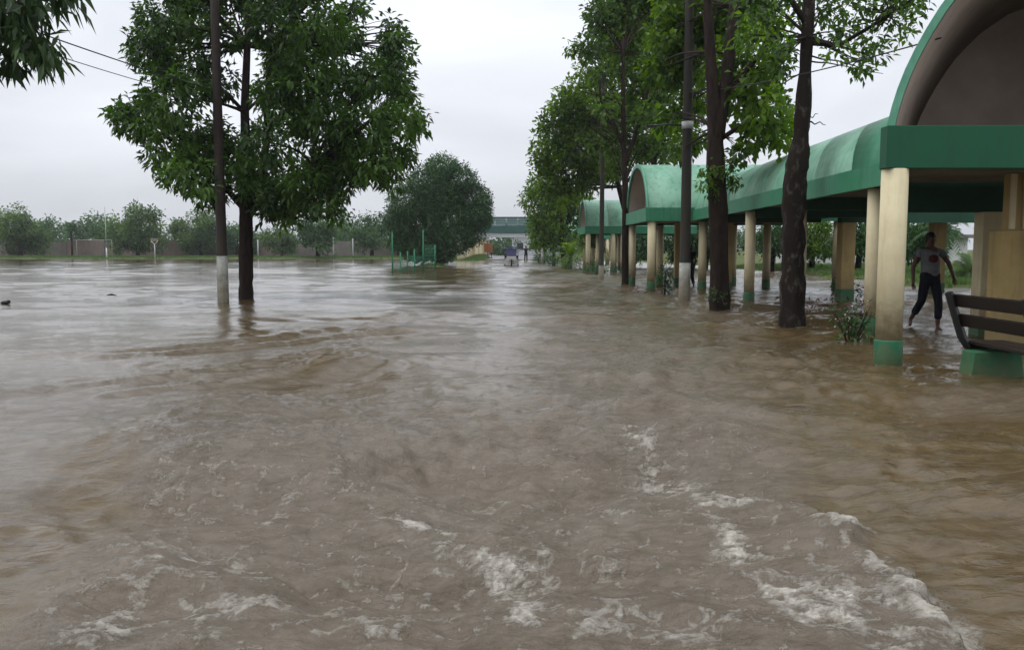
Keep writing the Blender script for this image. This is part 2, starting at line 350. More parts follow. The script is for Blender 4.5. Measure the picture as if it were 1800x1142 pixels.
    for pts, wd, st in FOAM:
        wd = wd * 2.2; dd = stroke(pts) + wj * wd * 1.2
        env = np.exp(-(np.maximum(dd, 0) / wd) ** 2) * min(1, st * 1.1)
        F = np.maximum(F, env * (.45 + .55 * ss(.50, .78, lace)) * (.7 + .5 * ss(.35, .65, blob)))
    edge = np.exp(-((er - .04) / (.05 + .10 * fbm(X * 5, Y * 5, 3, 141))) ** 2) * ss(5.0, 3.9, Y) * (.35 + .75 * ss(.38, .62, fbm(X * 6, Y * 6, 3, 140)))
    F = np.maximum(F, edge)
    spk = wedge * ss(.66, .86, lace * (.8 + .5 * fbm(X * 1.7, Y * 1.7, 3, 150))) * ss(11, 3.5, Y) * .55
    F = np.maximum(F, spk)
    for (px, py, pr) in POSTS:
        dd = np.hypot(X - px, Y - py) - pr
        F = np.maximum(F, .55 * np.exp(-np.abs(dd) / (.05 + .004 * py)) * ss(.35, .6, fbm(X * 7, Y * 7, 3, 170)))
    F = np.clip(F, 0, 1)
    H += F * (.012 * blob) * ss(.55, .8, lace) * ss(12, 4, Y)
    H *= np.clip(ss(0, .06, (.86 - np.abs(S))), 0, 1)
    V = np.stack([X, Y, H], -1).reshape(-1, 3)
    idx = np.arange(rows * cols).reshape(rows, cols)
    Q = np.stack([idx[:-1, :-1], idx[:-1, 1:], idx[1:, 1:], idx[1:, :-1]], -1).reshape(-1, 4)
    # skirt: the same sheet goes on to the sides, behind and beyond
    le = idx[:, 0]; ri = idx[:, -1]; n0 = len(V)
    lo = np.stack([np.full(rows, -420.), yy * 1.0, np.zeros(rows)], -1); ro = lo * [-1, 1, 1]
    bot = np.stack([X[0], np.full(cols, -60.), np.zeros(cols)], -1); V[idx[0], 2] = 0; V[idx[-1], 2] = 0
    corner = np.array([[-420., -60., 0.], [420., -60., 0.]])
    V = np.concatenate([V, lo, ro, bot, corner]); li = n0 + np.arange(rows); rj = n0 + rows + np.arange(rows); bi = n0 + 2 * rows + np.arange(cols); c0 = n0 + 2 * rows + cols
    Q2 = [np.stack([li[:-1], le[:-1], le[1:], li[1:]], -1), np.stack([ri[:-1], rj[:-1], rj[1:], ri[1:]], -1), np.stack([bi[:-1], bi[1:], idx[0, 1:], idx[0, :-1]], -1),
          np.array([[c0, bi[0], idx[0, 0], li[0]], [bi[-1], c0 + 1, rj[0], idx[0, -1]]])]
    Q = np.concatenate([Q] + Q2); ex = len(V) - n0
    lsheen = np.clip(smooth_ - strip, 0, 1) * ss(16, 6, Y) * .95 * (.6 + .8 * fbm(X * .8, Y * .8, 3, 81))  # sky sheen painted into the body colour of the calm left water
    smo = np.concatenate([smooth_.ravel(), np.zeros(ex)])
    turb_sheen = np.concatenate([(wedge * (1 - .5 * strip) * (.75 + .5 * (patch - .5)) + lsheen + (1 - wedge) * .45 * ss(.5, .7, fbm(X * .5, Y * .5, 3, 77))).ravel(), np.zeros(ex)]); foam = np.concatenate([F.ravel(), np.zeros(ex)])
    return np_mesh('flood_water', V, Q, [water_mat()], {'foam': foam, 'turb_sheen': turb_sheen, 'calm': smo}, smooth=True)
def water_mat():
    m = bpy.data.materials.new('muddy_flood_water'); m.use_nodes = True; t = m.node_tree; L = t.links.new
    p = t.nodes['Principled BSDF']; p.inputs['IOR'].default_value = 1.33; p.inputs['Specular IOR Level'].default_value = .5
    g = N(t, 'ShaderNodeNewGeometry')
    af = N(t, 'ShaderNodeAttribute', attribute_name='foam'); at = N(t, 'ShaderNodeAttribute', attribute_name='turb_sheen')
    def noise(sx, sy, sc_, det, rough=.6, dist=0):
        mpn = N(t, 'ShaderNodeMapping'); mpn.inputs['Scale'].default_value = (sx, sy, 1); L(g.outputs['Position'], mpn.inputs[0])
        n = N(t, 'ShaderNodeTexNoise'); n.inputs['Scale'].default_value = sc_; n.inputs['Detail'].default_value = det; n.inputs['Roughness'].default_value = rough; n.inputs['Distortion'].default_value = dist
        L(mpn.outputs[0], n.inputs['Vector']); return n.outputs[0]
    def rng(x, a, b, c=0, d=1):
        r = N(t, 'ShaderNodeMapRange'); r.inputs[1].default_value = a; r.inputs[2].default_value = b; r.inputs[3].default_value = c; r.inputs[4].default_value = d; L(x, r.inputs[0]); return r.outputs[0]
    def mix(f, a, b):
        x = N(t, 'ShaderNodeMix', data_type='RGBA')
        for i, s in ((0, f), (6, a), (7, b)):
            if isinstance(s, tuple): x.inputs[i].default_value = s
            elif isinstance(s, float): x.inputs[i].default_value = s
            else: L(s, x.inputs[i])
        return x.outputs[2]
    def mth(op, a, b):
        x = N(t, 'ShaderNodeMath', operation=op)
        for i, s in ((0, a), (1, b)):
            if isinstance(s, (float, int)): x.inputs[i].default_value = s
            else: L(s, x.inputs[i])
        return x.outputs[0]
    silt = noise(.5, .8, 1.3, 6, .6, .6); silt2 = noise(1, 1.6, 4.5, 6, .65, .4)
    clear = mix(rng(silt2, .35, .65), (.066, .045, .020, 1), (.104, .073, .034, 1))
    turb_sheen = mix(rng(silt2, .32, .68), (.088, .068, .045, 1), (.158, .130, .098, 1))  # colour of the churned water, also of the painted sheen at left
    col = mix(rng(mth('ADD', at.outputs['Fac'], mth('MULTIPLY', mth('SUBTRACT', silt, .5), .7)), .05, .95), clear, turb_sheen)
    fn = noise(1, 1.15, 30, 9, .7, 1.1); fn2 = noise(1, 1.2, 9, 6, .6, 1.2)
    rd = mth('SUBTRACT', 1.0, mth('MULTIPLY', mth('ABSOLUTE', mth('SUBTRACT', fn2, .5), 0.0), 6.0))
    pat = mth('ADD', mth('MULTIPLY', rd, .42), mth('MULTIPLY', fn, .75))
    ff = mth('MULTIPLY', rng(mth('ADD', mth('MULTIPLY', af.outputs['Fac'], 1.0), pat), 1.0, 1.6), rng(af.outputs['Fac'], .03, .3))
    fcol = mix(rng(fn, .35, .65), (.34, .30, .24, 1), (.58, .55, .48, 1))
    L(mix(mth('MULTIPLY', ff, .9), col, fcol), p.inputs['Base Color'])
    ro = mth('ADD', mth('MULTIPLY', at.outputs['Fac'], .05), .04); ro = mth('ADD', ro, mth('MULTIPLY', ff, .5)); L(ro, p.inputs['Roughness'])
    # ripples too small for the mesh
    b1 = noise(1.0, 1.9, 5.5, 4, .6, .7); b2 = noise(1, 1.5, 22, 5, .65, .5); b3 = noise(1, 1.3, 70, 4, .6)
    st = rng(noise(.35, .5, 1.0, 3), .35, .65, .45, 1.25)
    ac = N(t, 'ShaderNodeAttribute', attribute_name='calm'); cm = rng(ac.outputs['Fac'], 0, 1, 1, .42)
    h = mth('ADD', mth('MULTIPLY', b1, .017), mth('MULTIPLY', mth('MULTIPLY', b2, mth('ADD', mth('MULTIPLY', at.outputs['Fac'], .021), .0045)), st))
    h = mth('ADD', h, mth('MULTIPLY', b3, mth('ADD', mth('MULTIPLY', at.outputs['Fac'], .0046), .0008)))
    h = mth('ADD', h, mth('MULTIPLY', mth('MULTIPLY', ff, fn), .02))
    h = mth('MULTIPLY', h, cm)
    bp = N(t, 'ShaderNodeBump'); bp.inputs['Strength'].default_value = 1; bp.inputs['Distance'].default_value = 1.0; L(h, bp.inputs['Height']); L(bp.outputs[0], p.inputs['Normal'])
    return m
POSTS = [(-7.75, 22.85, .16), (-7.56, 24.17, .2), (4.62, 10.4, .17), (5.19, 15.65, .27), (4.94, 20.4, .3), (4.73, 23.36, .15), (5.82, 13.75, .13), (6.06, 21.8, .13), (5.2, 9.5, .25), (4.8, 28.8, .15)]
FOAM = [([(.90, 6.3), (.98, 5.6), (.99, 5.0), (1.06, 4.55)], .085, .75), ([(1.06, 4.55), (1.22, 4.6)], .10, .9), ([(1.06, 4.5), (1.05, 3.92), (1.05, 3.74)], .055, 1.0),
        ([(1.05, 3.74), (1.25, 3.8)], .03, .5), ([(1.13, 3.27), (1.15, 3.07), (1.17, 2.91), (1.3, 2.7)], .10, 1.0), ([(1.2, 3.32), (1.4, 3.2), (1.5, 2.95)], .05, .7),
        ([(-.57, 4.35), (-.43, 4.17), (-.33, 4.1)], .06, .85), ([(-.43, 4.17), (-.36, 3.9), (-.3, 3.64)], .035, .55), ([(-.16, 3.78), (0, 3.70), (.1, 3.78)], .055, 1.0),
        ([(0, 3.7), (-.02, 3.5), (-.02, 3.39), (.04, 3.12), (.06, 2.98)], .055, 1.1), ([(.1, 3.78), (.17, 3.55), (.14, 3.33)], .03, .55), ([(0, 3.3), (-.2, 3.3), (-.3, 3.2)], .03, .4),
        ([(-1.5, 3.5), (-1.38, 3.66), (-1.25, 3.6), (-1.12, 3.45)], .05, .75), ([(-1.49, 3.22), (-1.4, 3.14), (-1.2, 3.14), (-1.05, 3.12)], .05, .75), ([(-.94, 3.2), (-.95, 3.05), (-1.3, 2.95)], .06, .75), ([(-1.4, 2.98), (-1.35, 2.8)], .10, .8),
        ([(-1.4, 4.38), (-1.14, 4.28)], .06, .55), ([(.61, 3.17), (.3, 2.98), (.2, 2.85)], .05, .6), ([(-.55, 2.95), (-.5, 2.8)], .05, .6), ([(.35, 4.35), (.55, 4.5)], .03, .4),
        ([(1.35, 4.75), (1.6, 4.65)], .03, .4), ([(1.25, 4.4), (1.45, 4.35)], .025, .5), ([(.3, 2.9), (.8, 2.8)], .06, .6), ([(-.2, 4.35), (.1, 4.25)], .03, .35), ([(-4.2, 8.3), (-3.4, 8.7)], .05, .3), ([(2.0, 9.8), (2.9, 9.7)], .06, .35)]
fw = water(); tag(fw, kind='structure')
# ------------------------------------------------------------ covered walkways
PROF = [(0, 0), (.05, .24), (.13, .52), (.24, .79), (.38, 1.07), (.62, 1.48), (1.0, 1.92), (1.5, 2.28), (2.1, 2.5), (2.7, 2.57)]
def prof_arch(n=28):
    xs = [p[0] / 2.7 for p in PROF]; zs = [p[1] / 2.57 for p in PROF]; out = []
    for i in range(n + 1):
        a = math.pi * i / n; u = (1 - math.cos(a)); uu = u if u <= 1 else 2 - u
        out.append((u / 2, float(np.interp(uu, xs, zs))))
    return out
def prof_ell(n=24): return [((1 - math.cos(math.pi * i / n)) / 2, math.sin(math.pi * i / n)) for i in range(n + 1)]
def vault(root, P, A, C, z0, rise, prof, s_of, s1, th, seams, rim=True):
    """P corner, A unit plan axis, C full width vector in plan, s_of(t) start distance"""
    P = Vector((P[0], P[1], 0)); A = Vector((A[0], A[1], 0)).normalized(); C = Vector((C[0], C[1], 0)); W = C.length
    def pt(t, s, off):
        # off: distance inwards from the outer skin
        tt = .5 + (t[0] - .5) * (1 - 2 * off / W); zz = z0 + t[1] * (rise - off)
        q = P + C * tt + A * s; return (q.x, q.y, zz)
    n = len(prof)
    for k in range(seams):
        mb = MB(); vs = []
        for (tx) in prof:
            a0 = s_of(tx[0]); a = a0 + (s1 - a0) * k / seams + (.006 if k else 0); b = a0 + (s1 - a0) * (k + 1) / seams - (.006 if k < seams - 1 else 0)
            o = .0 if k % 2 else .002
            vs += [pt(tx, a, o), pt(tx, b, o), pt(tx, b, th), pt(tx, a, th)]
        fs = []
        for i in range(n - 1):
            p, q = i * 4, i * 4 + 4
            fs += [(p, q, q + 1, p + 1), (p + 1, q + 1, q + 2, p + 2), (p + 3, p + 2, q + 2, q + 3), (p, p + 3, q + 3, q)]
        mb.add(vs, fs, 0, False); mb.sm = [i % 4 in (0, 2) for i in range(len(fs))]
        mb.build('roof_panel', M['roof'], root)
    mb = MB(); vs = []                                        # plastered ceiling under the panels
    for tx in prof:
        a0 = s_of(tx[0]); vs += [pt(tx, a0 + .03, th + .012), pt(tx, s1 - .03, th + .012), pt(tx, s1 - .03, th + .035), pt(tx, a0 + .03, th + .035)]
    fs = []
    for i in range(n - 1):
        p, q = i * 4, i * 4 + 4; fs += [(p, q, q + 1, p + 1), (p + 1, q + 1, q + 2, p + 2), (p + 3, p + 2, q + 2, q + 3), (p, p + 3, q + 3, q)]
    mb.add(vs, fs, 0, True); mb.build('ceiling', M['ceil'], root)
    if rim:                                                   # pale rim that edges the open end of the vault
        mb = MB(); vs = []
        for tx in prof:
            a0 = s_of(tx[0]); vs += [pt(tx, a0 - .07, -.015), pt(tx, a0 - .008, -.015), pt(tx, a0 - .008, th + .02), pt(tx, a0 - .07, th + .02)]
        mb.add(vs, fs, 0, False); mb.sm = [i % 4 in (0, 2) for i in range(len(fs))]; mb.build('roof_rim', M['rim'], root)
    return pt
def tympanum(root, P, C, z0, rise, prof, s, A, th=.12, inset=.1):
    P = Vector((P[0], P[1], 0)); A = Vector((A[0], A[1], 0)).normalized(); C = Vector((C[0], C[1], 0)); W = C.length
    mb = MB(); n = len(prof); vs = []
    for (t, h) in prof:
        q = P + C * (.5 + (t - .5) * (1 - 2 * inset / W)) + A * s; vs.append((q.x, q.y, z0 + h * (rise - inset)))
    for v in list(vs): q = Vector(v) + A * th; vs.append(tuple(q))
    fs = [tuple(range(n)), tuple(reversed(range(n, 2 * n)))] + [(i, i + n, (i + 1) % n + n, (i + 1) % n) for i in range(n)]
    mb.add(vs, fs); mb.build('gable_infill', M['ceil'], root)
def column(root, x, y, r, top, band=.32, base=-.5, seg=20):
    a = [(x, y, base), (x, y, top)]
    sh = MB().tube([(x, y, band), (x, y, top * .5), (x, y, top)], r, seg).build('column', M['cream'], root)
    MB().tube([(x, y, base), (x, y, band - .02), (x, y, band)], [r + .012, r + .012, r + .004], seg).build('column_base', M['green'], sh)
    return sh
def pillar(root, x0, x1, y0, y1, top, band=.3, m='cream'):
    sh = MB().box(x0, x1, y0, y1, band, top).build('pillar', M[m], root, bevel=.01)
    MB().box(x0 - .01, x1 + .01, y0 - .01, y1 + .01, -.5, band).build('pillar_base', M['green'], sh, bevel=.01)
    return sh
# near pavilion
pav = empty('pavilion', (7.3, 10.3, 0), 0, 'tall arched green pavilion at the right edge with brown ceiling', 'pavilion')
def rel(root):                                                # builds in world coordinates, then hangs under the root
    for c in root.children:
        c.matrix_parent_inverse = Matrix.Translation(-Vector(root.location)) if root.rotation_euler.z == 0 else root.matrix_world.inverted()
AX = Vector((.50, 1, 0)).normalized(); pa = prof_arch(34)
vault(pav, (4.47, 10.3), AX, (5.6, 0), 2.86, 2.6, pa, lambda t: .08, 4.1, .06, 4)
tympanum(pav, (4.47, 10.3), (5.6, 0), 2.86, 2.6, pa, 3.9, AX, .1, .075)
MB().box(4.45, 10.09, 10.26, 10.46, 2.36, 2.86).build('front_beam', M['beam'], pav, bevel=.008)
for k in (0, 5.2):
    mb = MB()
    q0 = Vector((4.47 + k, 10.465, 0)); q1 = q0 + AX * 3.9; n = Vector((.2, 0, 0))
    vs = [(q.x, q.y, z) for z in (2.36, 2.86) for q in (q0, q0 + n, q1 + n, q1)]
    mb.add(vs, [(0, 3, 2, 1), (4, 5, 6, 7), (0, 1, 5, 4), (1, 2, 6, 5), (2, 3, 7, 6), (3, 0, 4, 7)])
    mb.build('side_beam', M['fascia'], pav)
MB().box(5.95, 11.3, 13.95, 14.15, 2.0, 2.855).build('rear_beam', M['darkbeam'], pav)
q0 = Vector((4.70, 10.47, 0)); q1 = q0 + AX * 3.65; n = Vector((4.94, 0, 0))
mb = MB(); vs = [(q.x, q.y, z) for z in (2.46, 2.54) for q in (q0, q0 + n, q1 + n, q1)]
mb.add(vs, [(0, 3, 2, 1), (4, 5, 6, 7), (0, 1, 5, 4), (1, 2, 6, 5), (2, 3, 7, 6), (3, 0, 4, 7)]); mb.build('soffit', M['soffit'], pav)
column(pav, 4.62, 10.40, .155, 2.36, .30, seg=32)
column(pav, 9.88, 10.42, .155, 2.36, .30, seg=32)
pl = pillar(pav, 7.62, 7.98, 13.86, 14.15, 2.0, .28)
pillar(pav, 10.9, 11.2, 13.86, 14.15, 2.0, .28)
pd = MB().box(6.86, 8.55, 12.02, 12.32, -.5, 1.66).build('pedestal', M['ochre'], pav, bevel=.008)
MB().box(7.0, 8.4, 12.08, 12.26, 1.66, 2.46).build('pillar', M['ochre'], pav, bevel=.008)
for x in (6.99, 7.17, 7.42, 7.8, 8.1):
    MB().box(x, x + .07, 12.03, 12.078, 1.68, 2.45).build('fluting', M['cream'], pav, bevel=.004)
# long walkway between the pavilion and the first porch
wk = empty('covered_walkway', (7.5, 20, 0), 0, 'long low barrel roofed green walkway joining the near pavilion and the middle porch', 'covered walkway')
WA = Vector((.03, 1, 0)).normalized(); pe = prof_ell()
vault(wk, (5.62, 12.55), WA, (3.75, 0), 2.69, 1.2, pe, lambda t: min(1.75, .02 + t * 3.75 / .5), 16.6, .08, 9, rim=False)
first = [ch for ch in wk.children if ch.name.startswith('roof_panel')][0]; first.data.materials[0] = M['fascia']; first['label'] = 'freshly painted darker end panel'
q0 = Vector((5.56, 12.6, 0)); q1 = q0 + WA * 16.14
def slab(q0, q1, wx, z0, z1):
    vs = [(q.x, q.y, z) for z in (z0, z1) for q in (q0, q0 + Vector((wx, 0, 0)), q1 + Vector((wx, 0, 0)), q1)]
    return MB().add(vs, [(0, 3, 2, 1), (4, 5, 6, 7), (0, 1, 5, 4), (1, 2, 6, 5), (2, 3, 7, 6), (3, 0, 4, 7)])
for k in range(6):
    a = q0 + WA * (16.1 * k / 6 + .004); b = q0 + WA * (16.1 * (k + 1) / 6 - .004)
    slab(a, b, .1, 2.36 - .003 * (k % 2), 2.70).build('fascia_panel', M['fascia'], wk)
    slab(a + Vector((3.8, 1.7 if k == 0 else 0, 0)), b + Vector((3.8, 0, 0)), .1, 2.36, 2.70).build('fascia_panel', M['fascia'], wk)
slab(q0 + Vector((.105, 1.7, 0)), q1 + Vector((.105, 0, 0)), 3.69, 2.46, 2.54).build('soffit', M['soffit'], wk)
for y in (17.7, 21.8, 25.9):
    MB().box(5.8 + .03 * (y - 12), 9.3, y - .1, y + .1, 2.2, 2.455).build('cross_beam', M['darkbeam'], wk)
for i, y in enumerate((13.75, 17.7, 21.8, 25.9)):
    column(wk, 5.80 + .03 * (y - 13), y, .13, 2.36, .30, seg=26)
for y in (27.4,):
    column(wk, 9.3, y, .13, 2.36, .30)
# cross porches with an arch facing the road
def porch(y0, y1, x0, x1, label, near, rise=1.66):
    r = empty('arched_porch', (x0, (y0 + y1) / 2, 0), 0, label, 'porch', 'arched porches along the flooded road')
    vault(r, (x0, y0), (1, 0), (0, y1 - y0), 2.79, rise, pa if near else prof_arch(18), lambda t: .08, x1 - x0, .10, 5)
    tympanum(r, (x0, y0), (0, y1 - y0), 2.79, rise, pa if near else prof_arch(18), .7, Vector((1, 0, 0)), .1, .14)
    MB().box(x0 - .02, x1, y0 - .04, y0 + .14, 2.34, 2.785).build('fascia', M['fascia'], r)
    MB().box(x0 - .02, x1, y1 - .14, y1 + .04, 2.34, 2.785).build('fascia', M['fascia'], r)
    MB().box(x0 - .02, x0 + .16, y0 + .145, y1 - .145, 2.34, 2.785).build('front_beam', M['fascia'], r)
    MB().box(x0 + .165, x1, y0 + .145, y1 - .145, 2.42, 2.5).build('soffit', M['soffit'], r)
    return r
p1 = porch(28.8, 34.0, 4.50, 11.2, 'middle arched green porch behind the white banded pole, third from the left bank', True)
p1['label'] = 'middle arched green porch behind the pole with the white painted foot'
for (x, y) in [(4.72, 28.95), (6.45, 28.95), (9.45, 28.95), (11.0, 28.95), (4.75, 33.85), (5.85, 33.85), (8.75, 33.85), (9.35, 31.4)]:
    column(p1, x, y, .14, 2.34, .30)
pillar(p1, 6.35, 6.62, 33.3, 33.55, 2.42, .28, 'ochre'); pillar(p1, 7.7, 7.95, 31.2, 31.5, 2.42, .28, 'ochre'); pillar(p1, 7.2, 7.45, 28.85, 29.1, 2.34, .28, 'ochre')
p2 = porch(52, 57.4, 4.45, 11.2, 'far arched green porch half hidden by a dark trunk and the roadside trees', False, 1.72)
for (x, y) in [(4.64, 52.15), (6.15, 52.15), (6.75, 52.15), (8.6, 52.15), (4.9, 57.2), (5.4, 57.2), (7.2, 57.2), (5.5, 54.6), (6.6, 55)]:
    column(p2, x, y, .15, 2.34, .30, seg=12)
p3 = porch(77, 82.4, 4.6, 11, 'farthest arched green porch, glimpsed as pale columns among the roadside shrubs', False, 1.6)
for (x, y) in [(4.8, 77.15), (6.6, 77.15), (8.6, 77.15), (4.9, 82.2), (7.2, 82.2)]:
    column(p3, x, y, .17, 2.34, .30, seg=10)
# side frame behind the walkway
sf = empty('side_canopy', (11.5, 23.7, 0), 0, 'dark flat roofed side canopy on brown square pillars behind the long walkway', 'canopy')
MB().box(9.05, 16, 23.6, 23.85, 2.13, 2.7).build('front_beam', M['darkbeam'], sf)
MB().box(9.6, 16, 23.855, 28.4, 2.56, 2.69).build('roof_slab', M['soffit'], sf)
pillar(sf, 9.08, 9.45, 23.55, 23.95, 2.13, .3, 'ochre'); pillar(sf, 13.6, 14.0, 23.55, 23.95, 2.13, .3, 'ochre'); pillar(sf, 13.6, 14.0, 27.6, 28.0, 2.56, .3, 'ochre')
for r in (pav, wk, p1, p2, p3, sf): rel(r)

# ------------------------------------------------------------ bench
bn = empty('park_bench', (5.2, 9.0, 0), 0, 'dark wooden slatted bench on green concrete feet, standing in the flood at the right edge', 'bench')
for i, y in enumerate((9.35, 8.05)):
    MB().box(5.05, 5.72, y, y + .30, -.35, .27, top=(.07, .02)).build('concrete_foot', M['green'], bn, bevel=.012)
for i, y in enumerate((9.74, 8.3)):
    mb = MB()
    mb.tube([(5.70, y, .30), (5.42, y, .285), (5.24, y, .29), (5.17, y, .40), (4.995, y, .91)], [.03, .035, .05, .05, .045], 6, smooth=False)
    mb.build('side_frame', M['iron'], bn)
for k, (x0, x1) in enumerate(((5.24, 5.39), (5.405, 5.555), (5.57, 5.70))):
    MB().box(x0, x1, 8.12, 9.84, .32, .355).build('seat_slat', M['wood'], bn, bevel=.006)
for z in (.52, .745):
    c0 = 5.02 + (.9 - z) * .30; mb = MB()
    h = .15; dx = h * .3
    vs = [(c0 + .02, 8.1, z), (c0 + .055, 8.1, z + .01), (c0 + .055 - dx, 8.1, z + h), (c0 + .02 - dx, 8.1, z + h - .01)]; vs += [(a, 9.86, c) for (a, b, c) in vs]
    mb.add(vs, [(0, 1, 2, 3), (7, 6, 5, 4), (0, 4, 5, 1), (1, 5, 6, 2), (2, 6, 7, 3), (3, 7, 4, 0)]); mb.build('back_slat', M['wood'], bn, bevel=.006)
rel(bn)

# ------------------------------------------------------------ poles and wires
def pole(x, y, lean, h, r, m, wz, label, base=-.5):
    o = empty('utility_pole', (x, y, 0), 0, label, 'pole', 'poles standing in the flood')
    pts = [(lean[0] * z / h, lean[1] * z / h, z) for z in [base, wz, wz + .01, h * .4, h * .7, h]]
    MB().tube(pts, [r * 1.05, r * 1.04, r * 1.0, r * .9, r * .8, r * .7], 20).build('shaft', M[m], o)
    MB().tube([(lean[0] * z / h, lean[1] * z / h, z) for z in (base, .2, .6, wz)], [r * 1.1, r * 1.09, r * 1.07, r * 1.06], 20, jit=.01).build('painted_band', M['whitewash'], o)
    return o
lp = pole(-7.75, 22.85, (.0, 0), 10.5, .135, 'pole', 1.22, 'tall brown pole with pale painted foot in front of the big left tree')
rp = pole(4.73, 23.36, (0, 0), 10.5, .145, 'polegreen', 1.03, 'dark pole with pale painted foot and side arm, in front of the middle porch')
MB().tube([(0, 0, 4.72), (-.5, 0, 4.74), (-1.0, 0, 4.72)], .022, 8).build('side_arm', M['iron'], rp)
MB().box(-1.12, -.85, -.06, .06, 4.66, 4.72).build('lamp_head', M['iron'], rp)
MB().tube([(0, 0, 4.62), (0, 0, 4.82)], .16, 14).build('clamp', M['greywhite'], rp)
p2_ = pole(4.24, 40.5, (0, 0), 9.5, .12, 'polegreen', .62, 'thin dark pole with pale foot in front of the far porch')
p3_ = pole(2.9, 82, (0, 0), 6.5, .11, 'whitewash', 1.0, 'pale thin pole at the end of the road below the green footbridge')
def wire(a, b, sag, label, r=.012):
    a = Vector(a); b = Vector(b); n = 24
    pts = [a.lerp(b, i / n) - Vector((0, 0, sag * 4 * (i / n) * (1 - i / n))) for i in range(n + 1)]
    MB().tube(pts, r, 6).build('overhead_wire', M['wire'], label=label, cat='wire', group='overhead wires')
wire((-7.85, 22.85, 5.55), (-8.2, 6.0, 4.75), .12, 'upper of two thin overhead wires crossing the sky at upper left')
wire((-7.85, 22.85, 5.30), (-8.2, 6.0, 4.60), .2, 'lower of two thin overhead wires crossing the sky at upper left', .008)
wire((4.73, 23.36, 5.6), (5.2, 10.6, 3.95), .12, 'thin overhead wire running from the dark pole to the pavilion roof', .01)
LEFT_TREE = [(-10.15,23.8,4.95,0.76),(-10.85,25.6,5.28,0.82),(-8.98,22.75,4.05,0.76),(-10.02,25.48,4.3,0.85),(-10.63,23.91,5.15,0.45),(-10.74,24.34,5.23,0.46),(-8.69,22.13,5.27,0.81),(-9.61,24.43,5.61,0.9),(-9.66,23.52,6.56,0.71),(-10.64,26.18,7.27,0.79),(-10.31,24.0,7.05,0.4),(-10.62,24.99,7.31,0.42),(-9.02,24.26,6.57,0.89),(-9.64,25.58,6.93,0.94),(-9.1,22.96,7.31,0.69),(-10.18,25.51,8.04,0.77),(-8.63,24.17,7.78,0.81),(-9.26,25.77,8.33,0.86),(-8.15,21.66,3.22,0.61),(-9.72,25.94,3.67,0.73),(-8.38,23.94,3.1,0.61),(-9.57,27.03,3.37,0.69),(-8.77,24.26,4.55,0.89),(-9.45,26.48,4.85,0.97),(-7.97,23.97,4.17,0.64),(-8.89,26.57,4.44,0.71),(-5.93,20.95,3.98,0.7),(-7.71,27.27,4.73,0.91),(-7.04,23.7,3.24,0.71),(-7.44,25.31,3.39,0.76),(-6.15,23.25,2.9,0.78),(-6.9,26.3,3.05,0.88),(-5.38,22.64,3.31,0.76),(-6.15,25.9,3.5,0.86),(-5.0,22.23,2.69,0.56),(-5.78,25.72,3.02,0.65),(-4.85,23.72,3.55,0.79),(-5.29,26.54,3.78,0.89),(-4.13,22.83,3.89,0.76),(-4.51,24.92,3.99,0.83),(-3.51,22.16,3.55,0.62),(-3.96,25.65,3.96,0.72),(-3.19,23.04,3.26,0.34),(-3.6,26.1,3.52,0.38),(-3.1,23.56,4.0,0.47),(-3.2,25.23,4.31,0.51),(-3.74,21.93,4.53,0.81),(-4.42,26.51,5.11,0.97),(-2.98,22.69,4.78,0.64),(-3.29,25.19,5.17,0.71),(-2.63,23.96,4.89,0.35),(-2.76,25.4,5.18,0.37),(-4.83,22.31,4.58,0.89),(-5.67,25.97,5.14,1.04),(-5.5,22.09,5.12,0.86),(-6.57,26.52,5.88,1.03),(-4.66,23.77,5.86,0.83),(-5.02,25.14,6.09,0.87),(-3.57,21.84,5.78,0.55),(-4.22,26.35,6.59,0.67),(-3.23,23.51,5.96,0.47),(-3.51,25.9,6.53,0.52),(-3.12,23.96,6.74,0.38),(-3.11,24.37,6.89,0.39),(-3.25,23.77,7.3,0.38),(-3.52,25.51,7.84,0.41),(-3.13,23.72,6.98,0.41),(-3.42,25.24,7.4,0.44),(-3.11,22.68,6.23,0.39),(-3.5,25.2,6.78,0.44),(-3.66,23.87,6.56,0.32),(-3.89,25.27,6.95,0.34),(-3.04,23.84,5.64,0.45),(-3.27,25.68,6.05,0.48),(-5.01,21.94,6.08,0.85),(-6.31,27.05,7.3,1.05),(-6.08,23.34,6.67,0.75),(-7.09,26.85,7.41,0.86),(-5.9,21.61,6.97,0.69),(-7.26,26.29,8.05,0.84),(-4.72,21.38,6.91,0.83),(-5.84,26.1,8.08,1.01),(-4.32,22.76,6.97,0.49),(-5.0,26.09,7.75,0.56),(-4.34,23.71,7.88,0.38),(-4.5,25.28,8.22,0.41),(-6.36,22.82,8.0,0.69),(-7.67,27.31,9.17,0.82),(-7.88,24.36,8.75,0.98),(-8.41,25.8,9.31,1.03),(-5.16,21.01,8.13,0.98),(-5.97,24.65,9.18,1.15),(-9.13,24.36,9.05,0.98),(-9.24,24.89,9.1,1.0),(-4.24,21.85,8.27,0.51),(-5.06,25.93,9.59,0.61),(-7.17,24.75,10.26,1.32),(-7.75,26.7,11.04,1.43),(-6.06,23.48,2.42,0.44),(-6.95,26.67,2.56,0.5),(-6.48,22.76,2.54,0.46),(-7.67,27.35,2.91,0.55),(-7.03,23.17,3.5,0.59),(-7.63,25.58,3.64,0.65),(-7.81,23.78,7.22,0.48),(-8.22,25.16,7.48,0.5),(-4.34,21.13,2.32,0.31),(-5.13,25.49,2.46,0.37),(-6.11,22.24,5.57,0.56),(-7.69,27.72,6.54,0.7),(-8.09,23.78,5.86,0.48),(-8.39,25.01,6.17,0.5)]
